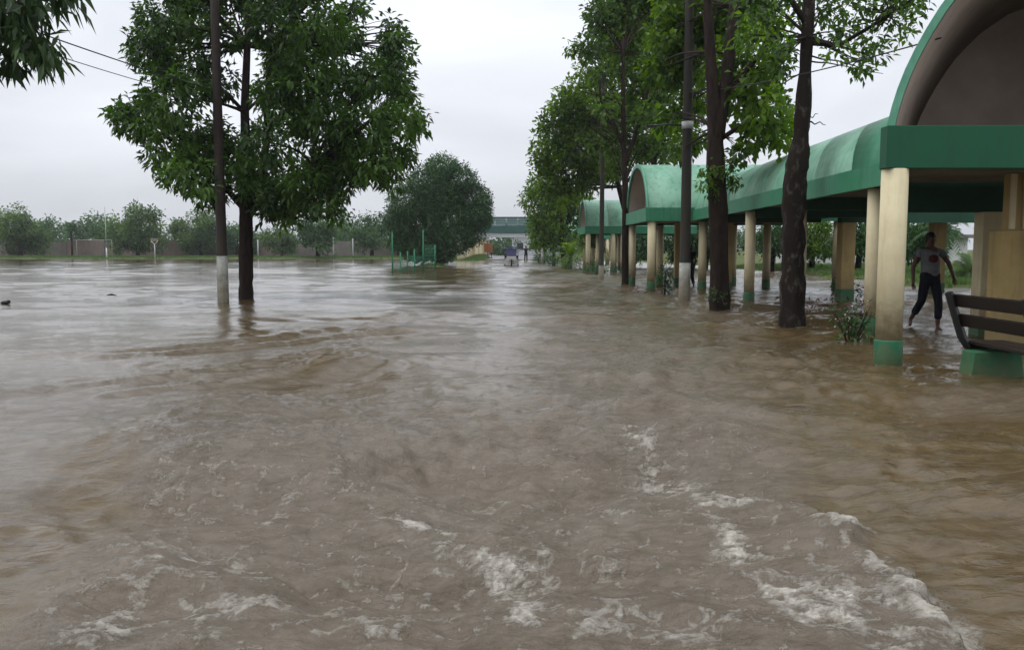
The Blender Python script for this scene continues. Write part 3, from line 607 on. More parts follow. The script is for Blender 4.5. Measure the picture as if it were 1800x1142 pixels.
ROUND_TREE = [(-6.15,74.59,8.41,1.29),(-6.22,78.06,8.93,1.35),(-7.3,73.67,7.21,1.67),(-7.49,76.81,7.23,1.74),(-4.93,74.74,7.3,1.7),(-4.73,75.68,7.43,1.72),(-8.77,73.66,5.57,1.77),(-9.04,75.51,5.5,1.81),(-6.39,74.32,5.71,2.18),(-6.4,78.33,6.33,2.3),(-3.97,74.98,5.75,1.8),(-3.71,76.83,5.95,1.85),(-9.79,74.93,3.87,1.3),(-10.29,75.89,4.13,1.32),(-7.84,73.92,3.74,2.17),(-8.37,76.82,4.05,2.26),(-5.42,74.37,3.76,2.38),(-5.78,76.92,4.23,2.46),(-3.17,73.61,4.12,1.38),(-3.18,76.49,4.48,1.43),(-2.6,74.07,5.31,0.79),(-2.99,76.38,5.56,0.82),(-9.48,74.36,2.38,1.39),(-9.37,76.23,2.47,1.42),(-6.76,72.66,2.03,1.65),(-7.37,77.49,1.99,1.76),(-4.82,72.58,2.36,1.45),(-5.17,77.92,2.36,1.56),(-8.57,74.98,1.5,1.3),(-8.46,76.07,1.57,1.32),(-6.19,74.48,1.3,1.09),(-6.25,77.2,1.15,1.13),(-3.45,74.33,2.78,0.99),(-3.54,76.4,2.59,1.02),(-2.47,74.59,4.01,0.65),(-2.52,75.86,4.43,0.66)]
TREE_B = [(4.32,15.51,5.79,0.47),(4.55,16.18,6.02,0.49),(5.2,16.74,6.55,0.61),(5.38,17.24,6.66,0.63),(4.52,15.47,5.33,0.31),(4.67,15.78,5.42,0.32),(5.81,16.58,5.93,0.46),(5.97,17.08,6.03,0.48),(5.72,15.17,5.16,0.2),(6.54,17.16,5.74,0.23),(6.02,15.46,5.63,0.39),(6.52,16.55,5.94,0.42),(6.35,15.26,5.12,0.26),(6.7,16.28,5.41,0.28),(6.15,14.96,4.68,0.16),(6.69,16.41,5.05,0.18),(6.56,15.32,5.54,0.35),(6.91,16.23,5.86,0.37),(6.87,15.12,5.58,0.22),(7.3,16.02,5.88,0.24),(6.64,14.91,5.15,0.2),(7.19,16.3,5.52,0.22),(5.37,14.45,4.71,0.14),(6.33,16.83,5.27,0.17),(4.13,15.13,5.1,0.26),(4.36,16.09,5.33,0.28),(4.49,14.51,4.72,0.15),(5.18,16.75,5.22,0.18),(6.4,15.48,6.26,0.57),(6.7,16.07,6.46,0.59),(5.99,16.86,7.02,0.73),(6.2,17.36,7.15,0.75),(6.97,15.38,6.04,0.29),(7.23,15.96,6.17,0.3),(4.6,14.94,4.51,0.1),(4.99,16.22,4.85,0.11),(6.15,15.44,4.67,0.12),(6.75,16.75,4.93,0.13)]
TREE_A = [(5.49,19.98,5.15,0.53),(6.12,22.05,5.59,0.59),(5.79,19.65,4.58,0.47),(6.26,21.09,4.75,0.51),(5.67,20.07,4.13,0.4),(5.9,20.62,4.22,0.41),(6.02,19.73,4.28,0.32),(6.24,20.49,4.34,0.33),(6.25,20.14,3.92,0.19),(6.67,21.21,4.16,0.2),(5.63,21.59,6.0,0.65),(5.86,22.09,6.13,0.66),(5.8,19.96,5.53,0.37),(6.03,21.12,5.83,0.39),(5.15,24.17,5.47,0.42),(5.18,24.67,5.62,0.43),(5.27,24.34,6.43,0.58),(5.33,24.84,6.66,0.6),(4.99,24.11,4.45,0.35),(5.13,24.61,4.59,0.36),(5.17,24.44,7.38,0.69),(5.17,24.94,7.55,0.7),(4.36,24.37,7.37,0.62),(4.56,24.87,7.51,0.63),(4.2,24.31,6.43,0.55),(4.24,24.81,6.51,0.56),(6.09,24.65,7.75,0.9),(6.21,25.15,7.86,0.92),(5.26,20.12,3.72,0.21),(5.57,21.07,3.85,0.23),(4.77,24.53,8.18,0.79),(4.92,25.03,8.28,0.8),(5.64,21.8,7.98,0.84),(5.78,22.3,8.06,0.86),(5.75,19.62,6.08,0.5),(6.15,21.03,6.52,0.53),(5.46,21.37,5.0,0.46),(5.73,21.98,5.08,0.47),(4.44,24.17,5.16,0.42),(4.53,24.67,5.11,0.43),(4.74,23.98,4.12,0.22),(4.93,24.48,4.24,0.23),(5.27,24.73,9.33,0.99),(5.4,25.23,9.5,1.01)]
TREE_C = [(3.66,35.23,10.47,0.85),(3.81,35.73,10.69,0.86),(3.02,33.16,9.1,0.58),(3.22,34.72,9.36,0.6),(2.6,33.81,9.17,0.41),(2.74,34.08,9.25,0.41),(4.35,35.23,10.03,0.85),(4.4,35.73,10.07,0.86),(4.6,35.47,10.99,1.07),(4.83,36.06,11.31,1.08),(5.27,35.12,9.11,0.75),(5.5,35.62,9.26,0.76),(5.06,35.12,7.76,0.75),(4.95,35.62,7.96,0.76),(3.45,33.03,8.02,0.31),(3.56,35.01,8.51,0.33),(5.48,33.42,6.59,0.71),(5.65,34.93,7.0,0.75),(3.43,32.32,6.63,0.43),(3.8,35.29,7.23,0.47),(5.54,35.12,5.73,0.75),(5.49,35.72,5.86,0.76),(6.11,33.17,5.38,0.62),(6.56,34.76,5.6,0.65),(4.64,35.88,12.22,1.44),(4.64,36.38,12.34,1.46),(6.04,35.88,12.0,1.44),(6.13,36.38,12.11,1.46),(5.96,33.78,7.74,0.63),(6.18,34.43,7.89,0.64),(3.16,33.56,10.57,0.45),(3.36,34.93,10.89,0.47),(4.39,34.79,6.25,0.46),(4.45,35.29,6.22,0.47),(3.94,34.85,5.65,0.51),(3.99,35.35,5.88,0.52),(6.4,33.85,8.61,0.68),(6.72,34.59,8.74,0.69)]
TREE_G = [(5.13,43.79,12.13,0.99),(5.37,44.8,12.48,1.02),(6.12,42.81,12.43,1.09),(6.52,45.1,12.89,1.14),(7.37,43.56,12.07,1.05),(7.65,44.3,12.28,1.06),(8.29,42.5,12.08,0.96),(8.6,44.19,12.4,1.0),(5.67,43.45,10.38,0.99),(6.15,45.7,11.07,1.04),(7.13,43.71,10.44,1.05),(7.62,45.41,10.84,1.09),(8.23,43.38,9.54,0.98),(8.31,45.01,9.97,1.02),(6.18,42.92,8.62,0.97),(6.38,45.19,9.13,1.03),(7.39,43.29,7.85,0.98),(7.61,45.23,8.36,1.03),(5.33,42.76,8.05,0.8),(5.66,44.87,8.52,0.84),(8.29,42.1,7.4,0.79),(8.81,45.67,7.99,0.85),(6.4,42.28,6.33,0.79),(7.13,45.7,6.77,0.85),(7.76,42.1,6.17,0.56),(8.31,45.58,6.53,0.61),(5.12,43.17,6.16,0.69),(5.31,44.8,6.29,0.72),(9.15,43.84,11.02,0.82),(9.4,44.39,11.18,0.83),(6.75,43.39,13.67,1.16),(7.16,45.41,14.16,1.21),(8.09,43.08,14.13,1.15),(8.46,45.04,14.58,1.2),(5.02,43.47,5.34,0.52),(5.12,44.42,5.65,0.53),(9.49,43.87,8.5,0.7),(9.89,44.68,8.59,0.72)]
TREE_D = [(3.57,49.43,9.08,1.19),(3.91,52.22,9.65,1.25),(4.8,48.71,8.03,1.17),(5.13,51.19,8.21,1.23),(2.67,49.59,8.85,0.99),(2.88,50.28,8.99,1.01),(3.79,47.96,7.0,1.34),(3.94,50.26,7.15,1.41),(2.28,49.44,7.49,0.99),(2.6,51.76,8.03,1.04),(5.25,49.74,6.23,1.2),(5.64,51.26,6.45,1.23),(3.25,49.26,5.71,1.38),(3.12,51.2,6.02,1.44),(2.01,49.26,6.12,0.72),(1.93,50.82,6.41,0.75),(4.55,49.26,5.48,0.79),(4.62,51.28,5.9,0.82),(6.15,49.14,6.34,0.66),(6.41,50.6,6.65,0.68),(2.66,47.75,9.38,0.57),(2.69,51.98,10.17,0.62),(1.62,49.25,8.58,0.33),(1.9,50.75,8.84,0.34),(3.44,47.82,10.06,0.7),(3.62,51.81,10.74,0.76),(4.38,47.77,9.75,0.96),(4.78,52.15,10.47,1.04),(5.2,49.72,11.04,0.93),(5.46,50.68,11.28,0.95),(5.69,49.58,9.43,0.93),(5.96,50.98,9.56,0.95),(4.31,48.89,11.51,0.59),(4.52,51.26,11.85,0.62),(5.96,49.4,11.93,0.86),(6.08,50.47,12.4,0.88),(5.51,49.74,12.95,0.73),(5.94,51.35,13.28,0.75),(1.79,49.52,7.02,0.66),(1.82,50.26,6.85,0.67),(3.16,48.02,7.78,0.96),(3.58,51.46,8.38,1.03),(1.95,49.22,5.06,0.72),(2.08,51.33,5.24,0.75),(2.93,49.19,4.57,0.79),(3.31,51.4,4.98,0.82)]
TREE_E = [(2.9,67.34,5.22,1.08),(3.23,70.56,5.58,1.13),(2.2,66.57,4.3,0.98),(2.41,69.33,4.21,1.02),(3.79,67.47,5.53,1.26),(4.09,68.36,5.64,1.28),(1.89,66.19,3.41,0.71),(1.91,68.23,3.31,0.73),(3.11,67.08,3.53,1.16),(3.59,70.85,4.0,1.23),(4.49,67.72,4.08,1.08),(4.92,69.35,4.23,1.11),(1.52,67.52,5.09,0.54),(1.2,68.78,5.36,0.55),(2.35,66.65,2.19,0.8),(2.25,69.49,2.43,0.83),(3.57,67.13,2.2,0.9),(3.54,69.51,2.58,0.93),(4.62,66.31,2.28,0.8),(4.93,69.19,2.55,0.83),(1.95,65.61,5.98,0.7),(1.8,70.11,6.41,0.75),(5.11,67.13,5.29,0.9),(5.56,68.86,5.45,0.92),(1.24,67.02,5.51,0.36),(1.13,68.82,5.55,0.37)]
TREE_F = [(2.51,94.68,3.47,0.76),(2.82,96.26,3.75,0.77),(3.11,93.66,2.52,0.75),(3.35,96.24,2.25,0.77),(3.77,94.59,3.65,0.88),(4.13,95.28,3.73,0.89),(2.38,94.24,2.21,0.57),(2.35,95.1,2.0,0.57),(3.13,94.25,1.28,0.57),(3.65,97.33,1.76,0.58),(4.29,94.88,2.22,0.76),(4.76,95.57,2.34,0.77)]
NEAR_TREE = [(-4.08,7.09,3.27,0.2),(-4.36,7.63,3.43,0.21),(-3.83,6.97,3.06,0.14),(-4.07,7.41,3.15,0.15),(-4.13,7.11,3.04,0.12),(-4.19,7.26,3.08,0.13),(-3.71,6.94,3.02,0.07),(-3.87,7.23,3.07,0.08),(-3.93,7.06,3.53,0.24),(-4.22,7.64,3.74,0.25),(-3.69,7.18,3.53,0.07),(-3.73,7.31,3.58,0.07),(-4.31,7.06,3.31,0.28),(-4.56,7.43,3.43,0.3),(-4.37,6.99,3.02,0.21),(-4.67,7.43,3.15,0.22),(-4.67,7.14,3.51,0.38),(-4.79,7.3,3.59,0.39),(-3.83,6.79,3.3,0.18),(-4.21,7.49,3.52,0.2)]
FAR_30 = [(-77.15,134.23,5.56,1.22),(-75.45,132.79,5.85,1.32),(-76.59,131.28,3.59,1.68),(-78.32,134.91,1.77,1.73),(-78.36,132.6,6.38,1.27),(-74.26,132.95,3.46,1.67),(-73.77,133.76,2.74,1.48),(-80.72,134.33,6.08,1.62),(-77.72,136.77,2.96,1.53),(-75.98,133.78,3.58,1.66),(-81.15,135.41,3.9,1.37),(-76.24,136.2,2.08,1.35),(-80.12,133.4,5.01,1.36),(-74.12,131.84,4.59,1.57),(-77.81,132.2,4.13,1.28),(-77.4,135.98,4.33,1.67),(-74.17,134.23,3.52,1.24),(-74.84,135.1,1.44,1.46),(-79.23,136.83,2.12,1.36),(-79.71,134.76,3.2,1.56),(-76.17,134.2,2.56,1.47),(-76.41,131.47,5.79,1.28),(-76.74,131.29,4.67,1.55),(-77.49,135.79,4.36,1.42),(-77.82,135.03,7.24,1.4)]
FAR_88 = [(-88.87,164.4,6.22,0.73),(-87.55,163.19,4.55,0.68),(-88.79,166.8,3.49,0.56),(-87.44,165.29,5.5,0.56),(-90.06,165.12,4.83,0.68),(-90.51,165.83,5.91,0.63),(-88.49,166.54,6.41,0.74),(-90.38,165.96,2.75,0.58),(-86.98,163.68,1.9,0.74),(-90.08,167.84,2.52,0.72),(-90.04,164.12,3.91,0.61),(-88.17,162.91,4.68,0.63),(-88.2,163.1,6.42,0.61),(-89.36,164.5,2.95,0.53),(-90.55,165.7,4.06,0.55),(-88.62,163.05,3.59,0.74),(-88.21,163.06,6.94,0.62),(-89.24,164.8,5.53,0.67),(-90.4,167.11,5.52,0.69),(-87.46,162.36,4.37,0.59),(-90.34,167.41,4.17,0.75),(-87.39,163.75,2.44,0.71),(-90.95,165.91,4.77,0.58),(-88.25,163.33,3.42,0.68),(-90.16,167.52,7.33,0.62)]
FAR_172 = [(-72.45,149.15,4.87,0.59),(-71.2,148.49,2.24,0.51),(-73.74,152.08,2.26,0.55),(-72.53,151.32,5.47,0.61),(-73.45,152.52,5.43,0.52),(-71.18,149.9,4.54,0.47),(-72.47,149.66,4.45,0.45),(-72.85,152.25,3.0,0.56),(-71.31,150.17,3.51,0.52),(-73.11,151.2,4.58,0.44),(-71.43,147.34,5.52,0.5),(-72.86,152.07,4.09,0.53),(-71.39,150.24,5.04,0.5),(-72.62,148.21,3.72,0.5),(-72.55,149.57,3.0,0.61),(-72.74,152.15,2.2,0.49),(-71.63,147.81,2.88,0.46),(-72.4,148.53,5.07,0.56),(-72.3,149.66,2.34,0.62),(-71.05,149.63,3.94,0.5),(-73.47,149.12,2.66,0.55),(-73.08,151.67,3.26,0.53),(-72.19,150.99,3.16,0.52),(-73.59,150.67,2.62,0.53),(-73.81,152.87,5.84,0.51)]
FAR_240 = [(-56.75,135.43,6.51,1.55),(-58.86,131.54,3.84,1.31),(-58.79,136.6,5.64,1.28),(-60.02,133.05,2.97,1.29),(-56.99,134.57,4.12,1.38),(-61.04,134.12,4.09,1.2),(-58.77,134.85,1.99,1.49),(-58.9,132.95,4.51,1.35),(-56.13,133.48,3.54,1.25),(-55.34,133.42,2.39,1.46),(-62.24,134.62,3.7,1.24),(-58.32,133.81,5.52,1.1),(-61.97,134.82,5.49,1.39),(-56.49,134.19,6.77,1.28),(-62.21,134.29,1.19,1.16),(-58.69,132.05,4.69,1.27),(-61.41,134.09,2.29,1.23),(-58.18,132.48,6.57,1.47),(-58.12,134.33,2.49,1.25),(-59.74,136.87,2.25,1.24),(-59.22,136.01,2.42,1.45),(-57.1,133.45,2.9,1.22),(-55.77,134.04,5.18,1.34),(-59.04,134.48,6.93,1.26),(-59.49,136.1,7.58,1.27)]
FAR_345 = [(-49.36,139.36,6.39,1.62),(-53.17,136.85,4.23,1.57),(-53.85,139.52,4.85,1.46),(-51.54,135.98,3.2,1.17),(-48.6,137.35,4.67,1.27),(-49.68,140.26,4.02,1.56),(-49.09,135.97,3.42,1.38),(-49.45,136.72,4.36,1.13),(-49.71,138.93,2.38,1.57),(-48.91,136.88,4.7,1.46),(-50.32,139.01,4.15,1.37),(-47.45,137.17,1.97,1.18),(-49.68,139.49,3.26,1.37),(-49.58,137.08,5.25,1.43),(-48.41,137.27,2.28,1.5),(-47.84,138.65,4.63,1.19),(-51.03,137.95,3.64,1.41),(-53.9,138.84,4.75,1.47),(-50.22,138.87,6.0,1.27),(-53.54,138.34,4.96,1.47),(-52.36,138.45,3.26,1.4),(-52.09,138.73,2.06,1.53),(-47.96,137.84,5.71,1.57),(-49.12,135.3,3.73,1.37),(-51.23,139.3,6.81,1.3)]
FAR_418 = [(-45.36,139.02,4.39,0.85),(-43.19,137.8,3.98,1.07),(-46.86,139.17,3.07,1.09),(-44.68,141.08,3.86,1.14),(-43.65,138.45,3.03,0.8),(-47.22,140.84,1.65,1.14),(-46.61,138.82,2.4,0.81),(-46.38,139.5,4.18,1.08),(-42.55,140.74,1.88,0.9),(-46.83,140.34,2.23,0.96),(-42.32,139.54,1.29,0.83),(-47.0,141.92,1.48,0.91),(-42.74,140.43,1.87,1.08),(-46.49,140.19,3.7,1.02),(-45.84,137.89,1.47,0.84),(-42.17,138.71,3.37,1.13),(-45.23,142.32,4.52,0.95),(-42.69,141.0,2.95,0.83),(-42.69,137.82,3.94,1.05),(-46.26,140.64,3.98,1.06),(-43.3,137.18,4.45,1.04),(-44.7,137.99,3.52,1.11),(-45.03,137.84,3.51,0.84),(-46.61,141.45,3.09,0.83),(-45.73,142.99,4.99,0.95)]
FAR_555 = [(-30.48,126.52,5.38,1.0),(-26.99,127.21,5.09,0.95),(-29.17,128.36,3.05,1.03),(-31.97,128.98,4.98,0.83),(-28.86,125.92,6.24,1.04),(-31.12,127.64,4.51,1.02),(-27.49,128.16,4.17,0.9),(-30.58,129.44,2.75,1.05),(-28.13,128.47,3.17,0.84),(-27.91,125.35,5.32,0.9),(-29.75,125.88,3.07,0.85),(-27.75,125.6,2.17,0.9),(-27.96,127.93,5.14,1.11),(-30.34,125.78,3.07,1.1),(-28.39,128.9,5.14,0.9),(-30.9,126.54,4.68,0.99),(-30.59,127.13,3.19,1.05),(-28.08,128.44,1.8,1.15),(-30.29,130.16,3.74,1.18),(-28.24,127.55,4.11,1.04),(-28.82,126.56,3.77,0.9),(-27.31,127.47,2.87,1.05),(-27.32,128.71,3.92,0.88),(-28.3,128.67,2.6,0.92),(-29.61,129.53,6.63,0.95)]
FAR_490 = [(-35.7,137.26,2.64,0.81),(-36.78,135.84,1.94,0.88),(-35.34,135.92,3.08,0.74),(-35.54,136.22,3.02,0.79),(-35.38,136.82,2.56,0.81),(-39.05,136.59,3.3,0.9),(-37.16,138.33,3.94,0.87),(-35.12,135.46,2.66,0.77),(-36.47,134.49,3.34,0.75),(-39.23,136.86,2.78,0.94),(-37.95,135.17,2.64,0.72),(-35.28,135.76,1.54,0.91),(-38.45,138.56,1.66,0.93),(-35.57,135.85,2.1,0.73),(-38.8,135.92,2.7,0.96),(-35.09,134.39,1.47,0.68),(-36.23,134.0,4.03,0.72),(-36.44,137.52,2.13,0.77),(-37.96,136.65,4.09,0.95),(-35.09,134.48,3.6,0.83),(-36.66,136.86,3.9,0.77),(-35.55,137.04,1.41,0.68),(-37.97,135.67,2.29,0.77),(-35.16,135.68,3.22,0.94),(-37.07,136.21,4.21,0.77)]
FAR_655 = [(-20.53,135.44,5.19,0.74),(-19.5,133.28,5.31,0.79),(-23.77,132.79,2.68,0.9),(-23.06,136.68,2.47,1.05),(-23.36,132.2,3.35,0.99),(-21.36,132.22,2.8,0.9),(-21.14,131.18,3.99,0.89),(-23.96,134.54,1.97,1.05),(-21.5,134.23,2.36,0.85),(-23.24,133.23,5.83,0.75),(-22.48,136.21,3.76,0.78),(-20.46,135.73,4.85,0.95),(-23.91,133.05,3.63,0.93),(-20.25,134.24,4.98,0.94),(-21.81,136.03,5.83,0.94),(-22.21,134.21,4.42,0.81),(-23.34,135.54,4.14,0.83),(-23.63,134.23,3.1,0.91),(-19.68,134.1,2.73,0.79),(-21.82,134.13,2.27,0.92),(-20.6,134.28,4.48,0.87),(-21.89,131.39,2.96,0.78),(-23.21,136.03,2.89,1.02),(-23.14,136.6,5.62,0.96),(-21.83,134.46,6.41,0.85)]
FAR_615 = [(-29.05,148.65,4.9,0.72),(-29.29,148.24,4.02,0.64),(-30.14,150.36,2.87,0.65),(-26.93,148.3,4.42,0.76),(-27.09,148.99,1.91,0.76),(-28.92,149.12,3.88,0.79),(-28.57,147.4,2.93,0.67),(-30.07,150.14,3.14,0.57),(-26.95,149.33,4.19,0.76),(-27.35,151.41,3.67,0.75),(-28.85,148.36,4.95,0.68),(-29.53,151.71,4.67,0.69),(-27.47,151.52,3.81,0.77),(-29.72,152.3,2.17,0.64),(-29.47,151.75,3.55,0.6),(-26.6,149.53,2.45,0.66),(-27.6,149.48,3.13,0.6),(-27.82,152.28,4.59,0.82),(-26.89,149.22,2.2,0.7),(-28.16,151.06,2.81,0.75),(-26.62,149.99,3.9,0.65),(-28.88,147.66,3.61,0.71),(-27.21,149.91,3.92,0.56),(-27.28,147.41,2.54,0.61),(-28.78,152.23,5.5,0.66)]
FAR_700 = [(-19.21,138.43,4.1,0.52),(-17.58,138.61,2.88,0.46),(-19.93,140.46,1.94,0.42),(-19.67,141.55,4.0,0.47),(-17.82,140.52,3.86,0.52),(-18.17,138.97,3.95,0.46),(-18.45,137.08,4.61,0.49),(-19.88,141.16,2.89,0.56),(-17.43,138.37,2.94,0.47),(-18.4,137.95,3.13,0.54),(-19.28,138.78,2.13,0.55),(-18.77,139.03,2.88,0.47),(-18.33,141.81,2.37,0.46),(-18.8,138.77,3.19,0.51),(-18.29,140.69,3.45,0.43),(-18.46,140.67,3.0,0.44),(-19.39,139.2,1.85,0.55),(-18.57,138.99,4.94,0.41),(-17.75,139.52,2.09,0.45),(-17.81,137.74,3.09,0.49),(-17.41,140.06,2.49,0.52),(-17.72,137.67,2.56,0.44),(-18.93,140.31,4.35,0.57),(-18.1,141.67,2.9,0.41),(-18.88,142.29,5.07,0.47)]
BG_1430 = [(18.32,51.92,1.15,0.44),(18.54,53.73,2.93,0.56),(17.07,51.44,1.36,0.44),(17.31,51.6,1.23,0.55),(17.14,51.15,1.39,0.43),(18.94,52.37,2.86,0.57),(18.56,50.77,2.77,0.56),(19.0,53.38,3.22,0.46),(17.0,51.5,2.57,0.59),(16.99,51.46,1.34,0.6),(19.38,53.37,2.58,0.47),(18.67,52.67,2.64,0.48),(17.76,50.6,2.34,0.48),(19.17,53.27,1.52,0.49),(17.61,50.68,1.66,0.44),(19.47,52.25,2.0,0.54),(19.17,51.53,1.25,0.49),(18.24,52.88,1.7,0.62),(18.14,52.89,2.77,0.62),(18.01,50.88,1.53,0.6),(19.16,52.81,1.4,0.63),(18.12,52.23,1.69,0.48),(16.99,51.19,1.24,0.42),(17.02,51.51,2.8,0.46),(17.5,50.3,1.43,0.46),(17.22,51.52,2.02,0.56),(19.2,53.25,1.86,0.55),(18.41,50.58,2.88,0.46),(18.61,53.44,2.2,0.59),(19.17,53.53,2.92,0.46)]
BG_1345 = [(16.39,54.97,2.79,0.49),(15.42,53.62,1.78,0.5),(16.42,55.08,1.54,0.43),(16.81,54.15,1.67,0.38),(16.85,55.28,2.27,0.53),(15.56,55.23,2.38,0.56),(16.52,54.91,1.13,0.39),(16.99,55.79,2.42,0.54),(16.3,54.0,2.44,0.39),(17.7,55.37,2.49,0.43),(16.75,55.54,2.73,0.52),(16.26,53.27,2.33,0.53),(15.46,55.19,1.85,0.48),(17.43,54.71,1.66,0.41),(16.05,55.59,2.11,0.4),(16.76,53.81,1.91,0.51),(16.19,54.11,1.32,0.46),(16.98,56.31,1.2,0.56),(15.58,55.07,1.6,0.55),(17.59,56.33,1.92,0.58),(16.24,53.3,1.93,0.51),(17.63,55.19,2.62,0.47),(17.28,54.47,1.4,0.43),(16.94,55.8,2.33,0.45),(17.29,55.2,2.27,0.48),(16.79,54.06,1.2,0.5),(15.86,53.45,2.23,0.42),(17.33,56.7,2.16,0.5),(17.33,54.49,2.4,0.49),(16.26,53.89,1.44,0.41)]
BG_1510 = [(19.09,47.65,2.35,0.45),(18.6,47.77,2.26,0.5),(18.83,48.35,1.35,0.41),(18.52,46.92,1.68,0.4),(19.13,47.78,3.06,0.35),(20.6,49.08,2.73,0.45),(19.11,46.65,1.87,0.45),(18.78,48.57,2.09,0.34),(19.06,47.57,2.15,0.41),(18.98,47.11,1.51,0.48),(20.14,48.77,3.0,0.35),(19.36,47.7,2.36,0.38),(20.25,47.85,1.92,0.44),(19.42,46.57,1.78,0.45),(18.6,46.48,1.71,0.46),(20.13,49.27,1.2,0.38),(19.51,47.08,2.43,0.44),(19.08,48.25,1.5,0.42),(18.67,48.16,2.66,0.34),(20.18,48.39,2.0,0.42),(20.49,48.49,1.21,0.48),(18.35,46.87,2.95,0.46),(19.87,48.1,1.69,0.36),(18.86,46.25,2.8,0.34),(18.55,47.85,2.05,0.43),(19.38,47.97,1.88,0.37),(20.37,47.93,1.92,0.45),(18.73,47.84,2.78,0.4),(20.12,49.15,1.91,0.47),(19.7,49.33,1.58,0.38)]
BG_1625 = [(19.27,41.45,1.51,0.37),(20.75,43.1,2.44,0.49),(20.73,41.41,2.46,0.39),(19.82,41.89,1.92,0.46),(19.81,41.14,1.32,0.41),(20.87,43.24,2.7,0.5),(20.2,42.98,1.84,0.49),(19.6,41.07,1.51,0.34),(19.63,41.7,1.62,0.43),(20.53,41.33,1.33,0.38),(20.86,42.2,2.05,0.36),(21.04,42.91,1.34,0.39),(20.5,41.8,1.64,0.49),(21.32,43.44,2.76,0.43),(21.23,42.02,2.3,0.34),(19.55,41.99,2.38,0.48),(19.91,40.65,2.7,0.42),(20.24,43.06,2.14,0.46),(19.37,41.2,2.76,0.42),(20.46,42.4,1.74,0.35),(21.5,42.67,1.89,0.34),(19.39,41.8,1.71,0.45),(21.29,42.97,1.53,0.5),(19.67,40.61,2.21,0.34),(20.16,41.05,1.53,0.35),(21.28,42.63,2.03,0.41),(19.78,42.21,1.19,0.49),(21.16,42.86,2.21,0.4),(20.3,43.17,2.61,0.46),(20.87,41.57,2.08,0.33)]
BG_1240 = [(14.18,60.51,2.41,0.74),(13.52,59.48,2.3,0.65),(12.21,60.03,1.93,0.87),(14.94,60.06,1.59,0.77),(14.85,59.76,1.87,0.72),(12.0,59.68,2.96,0.85),(12.59,58.79,1.99,0.67),(12.93,60.26,1.93,0.87),(12.18,60.67,2.95,0.86),(13.15,61.24,2.7,0.62),(14.37,60.84,2.57,0.8),(14.1,60.47,1.42,0.86),(13.63,61.36,1.11,0.88),(13.0,60.35,1.72,0.87),(13.17,59.91,2.44,0.81),(13.33,58.49,2.54,0.76),(13.36,58.5,1.95,0.83),(14.95,61.24,3.13,0.62),(14.13,59.34,1.95,0.73),(12.07,60.06,2.47,0.6),(13.14,59.45,2.04,0.61),(13.41,59.31,1.16,0.71),(12.97,60.26,2.41,0.77),(14.13,61.74,2.91,0.87),(14.72,59.05,1.31,0.69),(15.1,59.44,2.44,0.58),(12.81,61.18,2.46,0.66),(14.05,59.36,1.79,0.79),(15.02,59.57,2.0,0.84),(12.95,58.54,2.94,0.57)]
BG_1570 = [(21.67,46.63,2.58,0.38),(19.68,45.39,1.98,0.34),(21.14,46.45,1.4,0.37),(19.7,44.81,1.65,0.32),(21.12,45.91,2.11,0.36),(21.04,45.88,2.0,0.35),(21.15,46.6,1.23,0.4),(20.63,46.98,2.08,0.42),(20.73,46.42,1.57,0.34),(20.08,45.17,1.4,0.3),(19.98,46.24,2.6,0.34),(19.91,45.43,2.42,0.33),(21.58,46.87,1.56,0.41),(19.96,45.71,2.65,0.32),(21.27,46.14,1.18,0.32),(21.54,46.61,2.45,0.34),(20.11,45.89,2.23,0.29),(20.33,45.94,1.7,0.29),(20.98,46.46,2.72,0.3),(20.16,46.62,2.68,0.32),(20.94,46.97,2.32,0.4),(20.47,45.15,2.47,0.35),(21.28,45.86,2.0,0.38),(21.71,46.97,2.14,0.33),(20.2,45.83,1.93,0.39),(21.59,46.32,1.35,0.39),(21.32,45.84,1.52,0.34),(20.1,45.64,1.59,0.3),(21.6,46.85,2.22,0.3),(20.58,45.0,2.18,0.28)]
BG_1780 = [(28.02,49.1,1.36,0.77),(31.1,51.08,2.61,0.61),(30.62,51.67,2.34,0.79),(30.79,50.88,2.2,0.66),(28.73,49.29,2.04,0.57),(30.08,49.37,1.3,0.67),(28.01,50.04,2.81,0.61),(28.87,49.77,1.23,0.77),(28.95,50.98,3.1,0.67),(31.09,50.31,2.65,0.61),(28.17,49.99,2.95,0.61),(30.68,49.9,2.73,0.57),(30.47,49.69,1.36,0.66),(29.22,50.22,2.61,0.55),(30.07,49.19,2.27,0.69),(31.12,50.38,2.97,0.69),(30.24,51.54,1.28,0.62),(28.46,50.14,1.63,0.6),(27.88,48.45,3.0,0.54),(28.28,48.99,1.21,0.73),(29.62,49.34,2.71,0.7),(29.8,49.41,2.89,0.68),(29.79,51.53,1.94,0.81),(29.64,51.41,1.29,0.6),(29.97,49.13,2.97,0.59),(28.48,48.42,1.49,0.73),(29.28,50.01,2.73,0.74),(29.63,51.41,2.9,0.78),(30.68,49.68,2.19,0.61),(30.7,49.72,1.45,0.74)]
